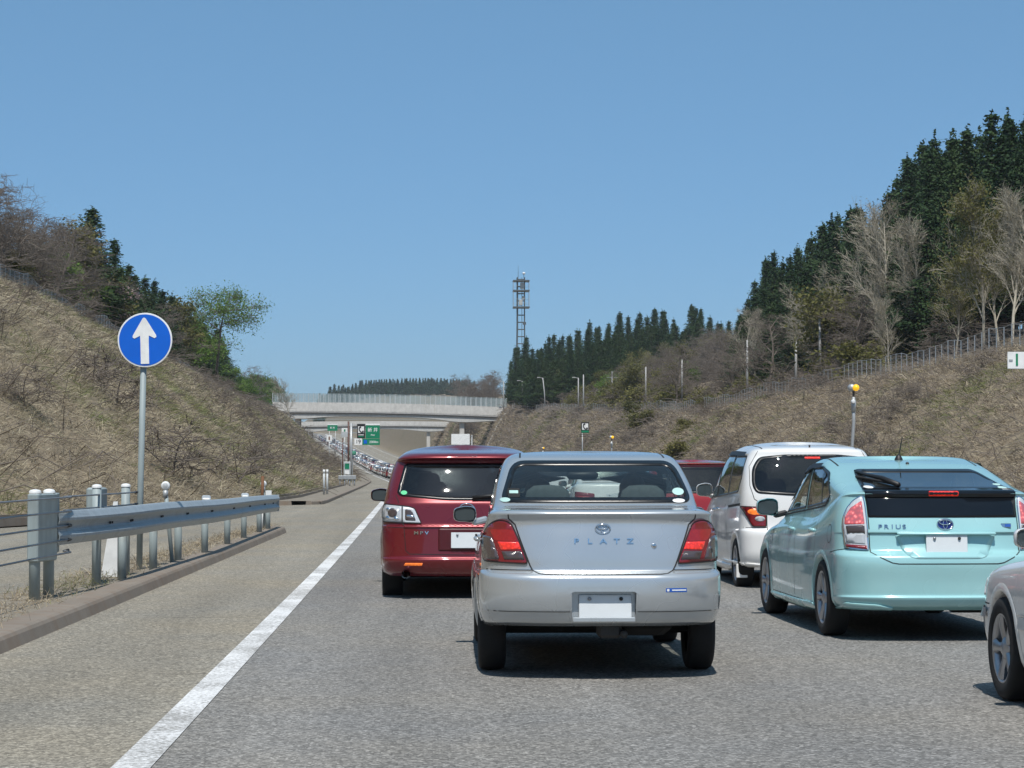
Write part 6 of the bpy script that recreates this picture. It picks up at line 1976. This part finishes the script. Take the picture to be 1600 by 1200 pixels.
for v in ('left', 'right'):
    A.window('side_window', v, rnd([(.46, 1.30), (.58, 1.12), (1.30, 1.08), (1.30, 1.55), (.52, 1.55)], [.03, .05, .02, .03, .07]), .025, M_PRIV)
    A.window('side_window', v, rnd([(1.35, 1.08), (2.25, 1.04), (2.25, 1.56), (1.35, 1.555)], .03), .025, M_PRIV)
    A.window('side_window', v, rnd([(2.30, 1.04), (3.10, 1.0), (2.75, 1.32), (2.42, 1.52), (2.30, 1.555)], .03), .025, M_GLASSB)
    A.seam('window_visor', v, [(.60, 1.555), (1.4, 1.57), (2.3, 1.565), (2.75, 1.36)], .06, .022, M_BLK)
    A.seam('door_gap', v, [(1.28, .40), (1.28, 1.06)]); A.seam('door_gap', v, [(2.28, .24), (2.28, 1.0)]); A.seam('slide_rail', v, [(.36, .985), (1.25, .945)], .03, .002); A.seam('sill_gap', v, [(1.0, .26), (3.05, .26)])
    door_handle(A, v, 2.12, .90, M_CHROME); door_handle(A, v, 2.44, .885, M_CHROME)
    A.patch('sill_skirt', v, rnd([(1.02, .20), (3.05, .20), (3.05, .27), (1.02, .27)], .02), .014, M_CWHITE, .08)
for sg in (-1, 1):
    m_ = (lambda p: p) if sg < 0 else mir
    lp = rnd(m_([(-.555, .735), (-.70, .735), (-.815, .965), (-.545, .955)]), .012)
    L_ = A.patch('tail_lamp', 'rear', lp, .012, M_LRED, .04)
    A.patch('brake_lens', 'rear', oval(sg*.665, .905, .085, .036), .0145, M_LAMBER, .03, None, .003, L_)
    A.patch('reverse_lens', 'rear', oval(sg*.62, .825, .055, .03), .0145, M_LCLEAR, .03, None, .003, L_)
    A.seam('lamp_gap', 'rear', lp, .010, .0132, M_GAP, L_, True, .03)
    A.seam('tailgate_gap', 'rear', m_([(-.60, 1.60), (-.71, 1.42), (-.72, 1.2), (-.68, 1.05), (-.545, .955), (-.545, .73), (-.53, .60), (-.48, .56), (0, .555)]), .008, .0016)
    A.seam('bumper_gap', 'rear', m_([(-.80, .725), (-.55, .725)]), .006)
    A.patch('corner_skirt', 'rear', rnd(m_([(-.84, .21), (-.40, .23), (-.36, .30), (-.84, .33)]), .03), .016, M_CWHITE, .06)
    A.seam('roof_ditch', 'top', [(sg*.55, .42), (sg*.56, .8), (sg*.56, 2.0)], .016, .001)
A.patch('high_brake_lamp', 'rear', rnd([(-.08, 1.508), (.10, 1.508), (.10, 1.532), (-.08, 1.532)], .008), .0065, M_LBRAKE, .05)
number_plate(A, 0, .80, .045)
A.finish()
underbody(A, 4.21, .8475, .18, (.66, 3.40), .335, .26)
add_wheels(A, wheel_meshes(.30, .185, .20, 7, 'cover', M_ALLOY), .66, 3.40, .742, .30)
mirror(A, -.80, 2.95, 1.12, M_CWHITE, .20, .165, -1); mirror(A, .80, 2.95, 1.12, M_CWHITE, .20, .165, 1)
cabin(A, 2.35, .42, 1.25, .37, False, 3.0, .98, .6, 1.13)
mb = MB(); mb.smooth = True; mb.tube([A.proj('top', .0, .40, 0)[0], A.proj('top', 0, .40, 0)[0] + Vector((0, 0, .03))], .01, 8); mb.build('washer_jet', M_BLK, A.root)
mb = MB(); mb.box((-.79, .40, .22), (.13, .02, .16), bev=.006); mb.build('mud_flap', M_CWHITE, A.root)

# ------------------------------------------------------------------ white sedan beside us: front wheel, wing and mirror show
C = (.45, 3.2, .55, 3.0)
SD = [(.30, .19, .22, .10, 4.38, .74, *C), (.36, .22, .26, .04, 4.45, .80, *C), (.50, .40, .42, .0, 4.50, .838, *C), (.56, .47, .49, .0, 4.50, .842, *C), (.60, .52, .53, .035, 4.46, .840, *C), (.72, .66, .63, .06, 4.43, .842, *C), (.86, .78, .72, .08, 4.36, .835, *C), (.96, .86, .77, .10, 4.20, .82, *C),
      (1.0, .885, .80, .12, 4.05, .80, *C), (1.03, .91, .85, .22, 3.6, .775, *C), (1.045, .93, .90, .42, 3.15, .745, *C), (1.055, .96, .945, .62, 3.0, .72, *C), (1.22, 1.18, 1.14, .92, 2.62, .67, .36, 3.3, .5, 3.0), (1.36, 1.35, 1.31, 1.20, 2.32, .61, .3, 3.4, .4, 3), (1.395, 1.405, 1.38, 1.32, 2.15, .54, .28, 3.4, .35, 3), (1.41, 1.425, 1.41, 1.5, 1.95, .32, .2, 3, .2, 3), (1.415, 1.43, 1.42, 1.65, 1.75, .03, .03, 2.5, .03, 2.5)]
def sedan_parts(A, lights=True):
    A.arch(.95, .31, .345); A.arch(3.60, .31, .345)
    A.window('rear_window', 'rear', rnd([(-.63, 1.075), (.63, 1.075), (.53, 1.355), (-.53, 1.355)], .06), .03, M_GLASSB)
    A.window('windscreen', 'front', rnd([(-.65, .985), (.65, .985), (.55, 1.345), (-.55, 1.345)], .06), .03, M_GLASS)
    for v in ('left', 'right'):
        A.window('side_window', v, rnd([(2.0, .965), (2.85, .955), (2.50, 1.23), (2.25, 1.335), (2.0, 1.345)], .03), .02, M_GLASSB)
        A.window('side_window', v, rnd([(1.08, 1.02), (1.96, .965), (1.96, 1.345), (1.40, 1.335), (1.22, 1.25)], .04), .02, M_GLASSB)
        A.seam('door_gap', v, [(1.98, .26), (1.98, .95)]); A.seam('door_gap', v, [(3.05, .30), (3.02, .86)]); A.seam('door_gap', v, [(1.28, .62), (1.12, .8), (1.10, .95)])
        A.seam('side_moulding', v, [(1.32, .50), (3.22, .49)], .07, .010, A.paint); A.seam('moulding_line', v, [(1.32, .545), (3.22, .535)], .008, .011, M_CHROME)
        A.seam('bumper_gap', v, [(3.93, .56), (4.25, .555)], .008)
        door_handle(A, v, 2.15, .80, A.paint); door_handle(A, v, 1.30, .82, A.paint)
    for sg in (-1, 1):
        m_ = (lambda p: p) if sg < 0 else mir
        A.patch('headlamp', 'front', rnd(m_([(-.80, .60), (-.42, .59), (-.40, .69), (-.78, .71)]), .02), .008, M_LCLEAR, .04)
        A.patch('side_marker', 'left' if sg < 0 else 'right', rnd([(4.12, .60), (4.30, .60), (4.27, .69), (4.15, .70)], .02), .007, M_LCHR, .03)
        A.seam('bumper_strip', 'left' if sg < 0 else 'right', [(3.98, .50), (4.36, .50)], .06, .012, M_STEELG)
        L_ = A.patch('tail_lamp', 'rear', rnd(m_([(-.79, .66), (-.40, .66), (-.40, .82), (-.78, .86)]), .02), .008, M_LRED, .04)
        A.patch('brake_lens', 'rear', rnd(m_([(-.72, .68), (-.50, .68), (-.50, .76), (-.72, .77)]), .01), .0105, M_LGLOW, .04, None, .002, L_)
    A.patch('grille', 'front', rnd([(-.36, .60), (.36, .60), (.34, .70), (-.34, .70)], .02), .004, M_BLK, .05)
    A.finish()
    underbody(A, 4.5, .842, .19, (.95, 3.60), .345, .28)
    mirror(A, -.79, 2.78, 1.0, A.paint, .18, .12, -1); mirror(A, .79, 2.78, 1.0, A.paint, .18, .12, 1)
    number_plate(A, 0, .73, .035)
A = Car('white_sedan', SD, (.05, 2.2, 2.25), M_CGREY, 'pale white sedan alongside with a five-spoke front wheel, behind the aqua hatchback', sub=5, loc=(4.32, 9.63, 0), rz=R(.6))
sedan_parts(A)
add_wheels(A, wheel_meshes(.312, .195, .205, 5, 'spoke', M_ALLOY), .95, 3.60, .745, .312)
cabin(A, 2.15, .28, 1.3, .36, False, 2.8, .85, .6, .95)
# sedan seen through the silver car's glass
B = Car('white_saloon', SD, (.05, 2.2, 2.25), M_CWHITE, 'white saloon far ahead seen through the silver sedan windows', sub=3, n=(16, 30, 12), loc=(3.75, 44.5, 0))
sedan_parts(B)
add_wheels(B, WM, .95, 3.60, .745, .293)
cabin(B, 2.15, .28, 1.3, .36, True, 2.8, .85, .6, .95)
# red hatchback whose roof shows between the silver sedan and the white minivan
HB = [(.32, .18, .2, .08, 3.7, .76, *C), (.40, .24, .26, .02, 3.76, .82, *C), (.60, .52, .5, .0, 3.80, .84, *C), (.70, .64, .6, .03, 3.78, .838, *C), (.90, .82, .74, .06, 3.6, .825, *C), (1.0, .93, .84, .09, 3.2, .80, *C), (1.2, 1.17, 1.08, .19, 2.75, .75, *C), (1.38, 1.38, 1.32, .30, 2.35, .68, *C),
      (1.435, 1.44, 1.40, .31, 2.15, .63, *C), (1.455, 1.465, 1.44, .27, 2.0, .57, .36, 3.3, .4, 3), (1.475, 1.495, 1.47, .6, 1.8, .40, .3, 3, .3, 3), (1.485, 1.51, 1.49, .95, 1.5, .2, .15, 3, .15, 3), (1.49, 1.515, 1.50, 1.15, 1.25, .03, .03, 2.5, .03, 2.5)]
M_CRED2 = paint('bright_red_paint', (.30, .012, .012), .1, .3)
B = Car('red_hatchback', HB, (.04, 1.9, 1.9), M_CRED2, 'red hatchback showing only its rear window beside the white minivan', sub=4, n=(20, 40, 14), loc=(3.98, 32.2, -.03))
B.arch(.62, .30, .33); B.arch(3.05, .30, .33)
B.window('rear_window', 'rear', rnd([(-.66, 1.02), (.66, 1.02), (.585, 1.405), (-.585, 1.405)], .06), .03, M_PRIV)
B.window('windscreen', 'front', rnd([(-.66, .98), (.66, .98), (.58, 1.40), (-.58, 1.40)], .06), .03, M_GLASS)
for v in ('left', 'right'):
    B.window('side_window', v, rnd([(1.45, 1.0), (2.5, .95), (2.15, 1.3), (1.9, 1.4), (1.45, 1.41)], .03), .02, M_GLASSB)
    B.window('side_window', v, rnd([(.6, 1.08), (1.40, 1.0), (1.40, 1.41), (.7, 1.39)], .04), .02, M_PRIV)
for sg in (-1, 1):
    m_ = (lambda p: p) if sg < 0 else mir
    B.patch('tail_lamp', 'rear', rnd(m_([(-.80, .72), (-.55, .72), (-.60, .97), (-.78, .97)]), .02), .01, M_LRED, .05)
B.patch('high_brake_lamp', 'rear', rnd([(-.17, 1.442), (.17, 1.442), (.17, 1.458), (-.17, 1.458)], .006), .006, M_LGLOW, .05)
B.finish(); underbody(B, 3.8, .84, .18, (.62, 3.05), .33); number_plate(B, 0, .60, -.01)
add_wheels(B, WM, .62, 3.05, .74, .293)
mirror(B, -.79, 2.4, 1.05, M_CRED2, .18, .13, -1); mirror(B, .79, 2.4, 1.05, M_CRED2, .18, .13, 1)

# ------------------------------------------------------------------ the queue far ahead: small cars without separate parts
def queue_mesh(name, keys, taper, win_r, win_s, belt, lamp, wheels):
    tmp = Car('queue_shape', keys, taper, M_CWHITE, 'x', sub=2, n=(7, 9, 5))
    bpy.data.objects.remove(tmp.root)
    mi = np.zeros(len(tmp.F), int)
    c, n = tmp.cent, tmp.nrm
    rear = (n[:, 1] < -.25) & (c[:, 1] < 1.6)
    mi[rear & inpoly(c[:, (0, 2)], win_r)] = 1
    front = (n[:, 1] > .25) & (c[:, 2] > belt)
    mi[front & (np.abs(c[:, 0]) < .66)] = 1
    side = (np.abs(n[:, 0]) > .55) & inpoly(c[:, (1, 2)], win_s)
    mi[side] = 1
    for lp in lamp: mi[rear & inpoly(c[:, (0, 2)], lp)] = 2
    mb = MB(); mb.v = [tuple(v) for v in tmp.V]
    for f, k in zip(tmp.F, mi): mb.mi = int(k); mb.smooth = True; mb.face(f)
    mb.mi = 3; mb.smooth = False
    for y in wheels:
        for sx in (-1, 1):
            mb.lathe([(.001, -.1), (.29, -.1), (.30, -.06), (.30, .06), (.29, .1), (.001, .1)], 14, 'X', (sx*.73, y, .30))
    mb.box((0, (wheels[0] + wheels[1])/2, .25), (1.3, wheels[1] - wheels[0] + .9, .14))
    mb.mi = 4; mb.box((0, .02, .72), (.33, .05, .16))
    return mb.mesh(name, [M_CWHITE, M_FRIT, M_LRED_D, M_TYRE, M_PLATE])
LSED = [[(-.82, .62), (-.38, .62), (-.38, .88), (-.82, .88)], [(.38, .62), (.82, .62), (.82, .88), (.38, .88)]]
Q = {'saloon': queue_mesh('saloon', SD, (.05, 2.2, 2.25), [(-.66, 1.06), (.66, 1.06), (.56, 1.38), (-.56, 1.38)], [(1.0, 1.0), (2.95, .96), (2.4, 1.36), (1.2, 1.36)], .96, LSED, (.95, 3.6)),
     'hatchback': queue_mesh('hatchback', HB, (.04, 1.9, 1.9), [(-.68, 1.0), (.68, 1.0), (.6, 1.42), (-.6, 1.42)], [(.55, 1.02), (2.6, .96), (2.1, 1.41), (.65, 1.41)], .95, [[(-.82, .72), (-.5, .72), (-.5, 1.0), (-.82, 1.0)], [(.5, .72), (.82, .72), (.82, 1.0), (.5, 1.0)]], (.62, 3.05)),
     'minivan': queue_mesh('minivan', FR, (.035, 2.1, 2.1), [(-.72, 1.08), (.72, 1.08), (.64, 1.56), (-.64, 1.56)], [(.45, 1.08), (3.2, 1.0), (2.4, 1.57), (.5, 1.57)], 1.0, [[(-.84, .72), (-.52, .72), (-.52, .98), (-.84, .98)], [(.52, .72), (.84, .72), (.84, .98), (.52, .98)]], (.66, 3.4))}
QP = [(paint('queue_white', (.74, .74, .73)), 'white', 7), (paint('queue_silver', (.45, .47, .49), .5), 'silver', 4), (paint('queue_black', (.012, .012, .014)), 'black', 3), (paint('queue_grey', (.10, .105, .11), .4), 'dark grey', 2), (paint('queue_blue', (.03, .06, .20), .3), 'blue', 2), (paint('queue_red', (.22, .012, .014), .2), 'red', 1), (paint('queue_pale_blue', (.30, .42, .50), .3), 'pale blue', 1)]
rq = random.Random(9)
for lane, u0 in ((0, .5), (1, 4.12)):
    s = (31.0 if lane == 0 else 52.0)
    while s < 1010:
        ty = rq.choices(list(Q), [4, 4, 4])[0]
        m, cn, _ = rq.choices(QP, [x[2] for x in QP])[0]
        ln = {'saloon': 4.5, 'hatchback': 3.8, 'minivan': 4.2}[ty]
        if s < 380 and s > 46 and lane == 0 or s < 380 and lane == 1 or s >= 380 or s < 46:
            p = rp(s, u0 + rq.uniform(-.25, .25))
            dx = float(shift(s + 2) - shift(s - 2))/4; dz = float(zroad(s + 2) - zroad(s - 2))/4
            o = link(ty, Q[ty], None, p, (math.atan(dz), 0, math.atan(-dx)))
            o.material_slots[0].link = 'OBJECT'; o.material_slots[0].material = m
            where = 'in the near queue ahead of the red minivan' if s < 380 else ('in the distant queue before the bridge' if s < 450 else 'in the distant queue beyond the bridge')
            tag(o, '%s %s %s' % (cn, ty, where), 'car', 'cars queueing far ahead')
        s += ln + rq.uniform(2.0, 5.5)
# a truck with a green load cover in the far queue
s = 700.0
e = empty('truck', rp(s, .5) + Vector((0, 0, 0)), math.atan(-(float(shift(s + 2) - shift(s - 2))/4)), 'truck with green tarpaulin top in the distant queue', 'truck')
M_TARP = plain('green_tarpaulin', (.03, .22, .13), .6)
mb = MB(); mb.box((0, 2.6, 1.0), (2.1, 5.0, .5), bev=.04); mb.build('load_bed', M_CWHITE, e)
mb = MB(); mb.smooth = True; mb.box((0, 2.6, 2.0), (2.1, 4.9, 1.5), bev=.3); mb.build('cover', M_TARP, e)
mb = MB(); mb.smooth = True; mb.box((0, 6.1, 1.35), (2.0, 1.7, 1.9), bev=.18); mb.build('cab', M_CWHITE, e)
for y in (1.3, 5.9):
    for sx in (-1, 1):
        mb = MB(); mb.lathe([(.001, -.13), (.4, -.13), (.42, 0), (.4, .13), (.001, .13)], 18, 'X', (sx*.85, y, .42)); mb.build('wheel', M_TYRE, e)
for sx in (-.8, .8):
    mb = MB(); mb.box((sx, .08, .85), (.3, .04, .14)); mb.build('tail_lamp', M_LGLOW, e)

# ------------------------------------------------------------------ the thin haze of a warm spring day
m = bpy.data.materials.new('spring_haze'); m.use_nodes = True
nt = m.node_tree; nt.nodes.clear()
out = nt.nodes.new('ShaderNodeOutputMaterial'); pv = nt.nodes.new('ShaderNodeVolumePrincipled')
pv.inputs['Color'].default_value = (.90, .95, 1.0, 1)
pv.inputs['Density'].default_value = 0.00014
pv.inputs['Anisotropy'].default_value = 0.1
nt.links.new(pv.outputs[0], out.inputs['Volume'])
hz = MB()
hz.box((0, 0, 0), (1, 1, 1))
ho = hz.build('haze', m)
ho.scale = (14600, 8300, 82); ho.location = (-500, 3990, 36)
tag(ho, 'thin pale spring haze filling the air over the road', None, None, 'stuff')
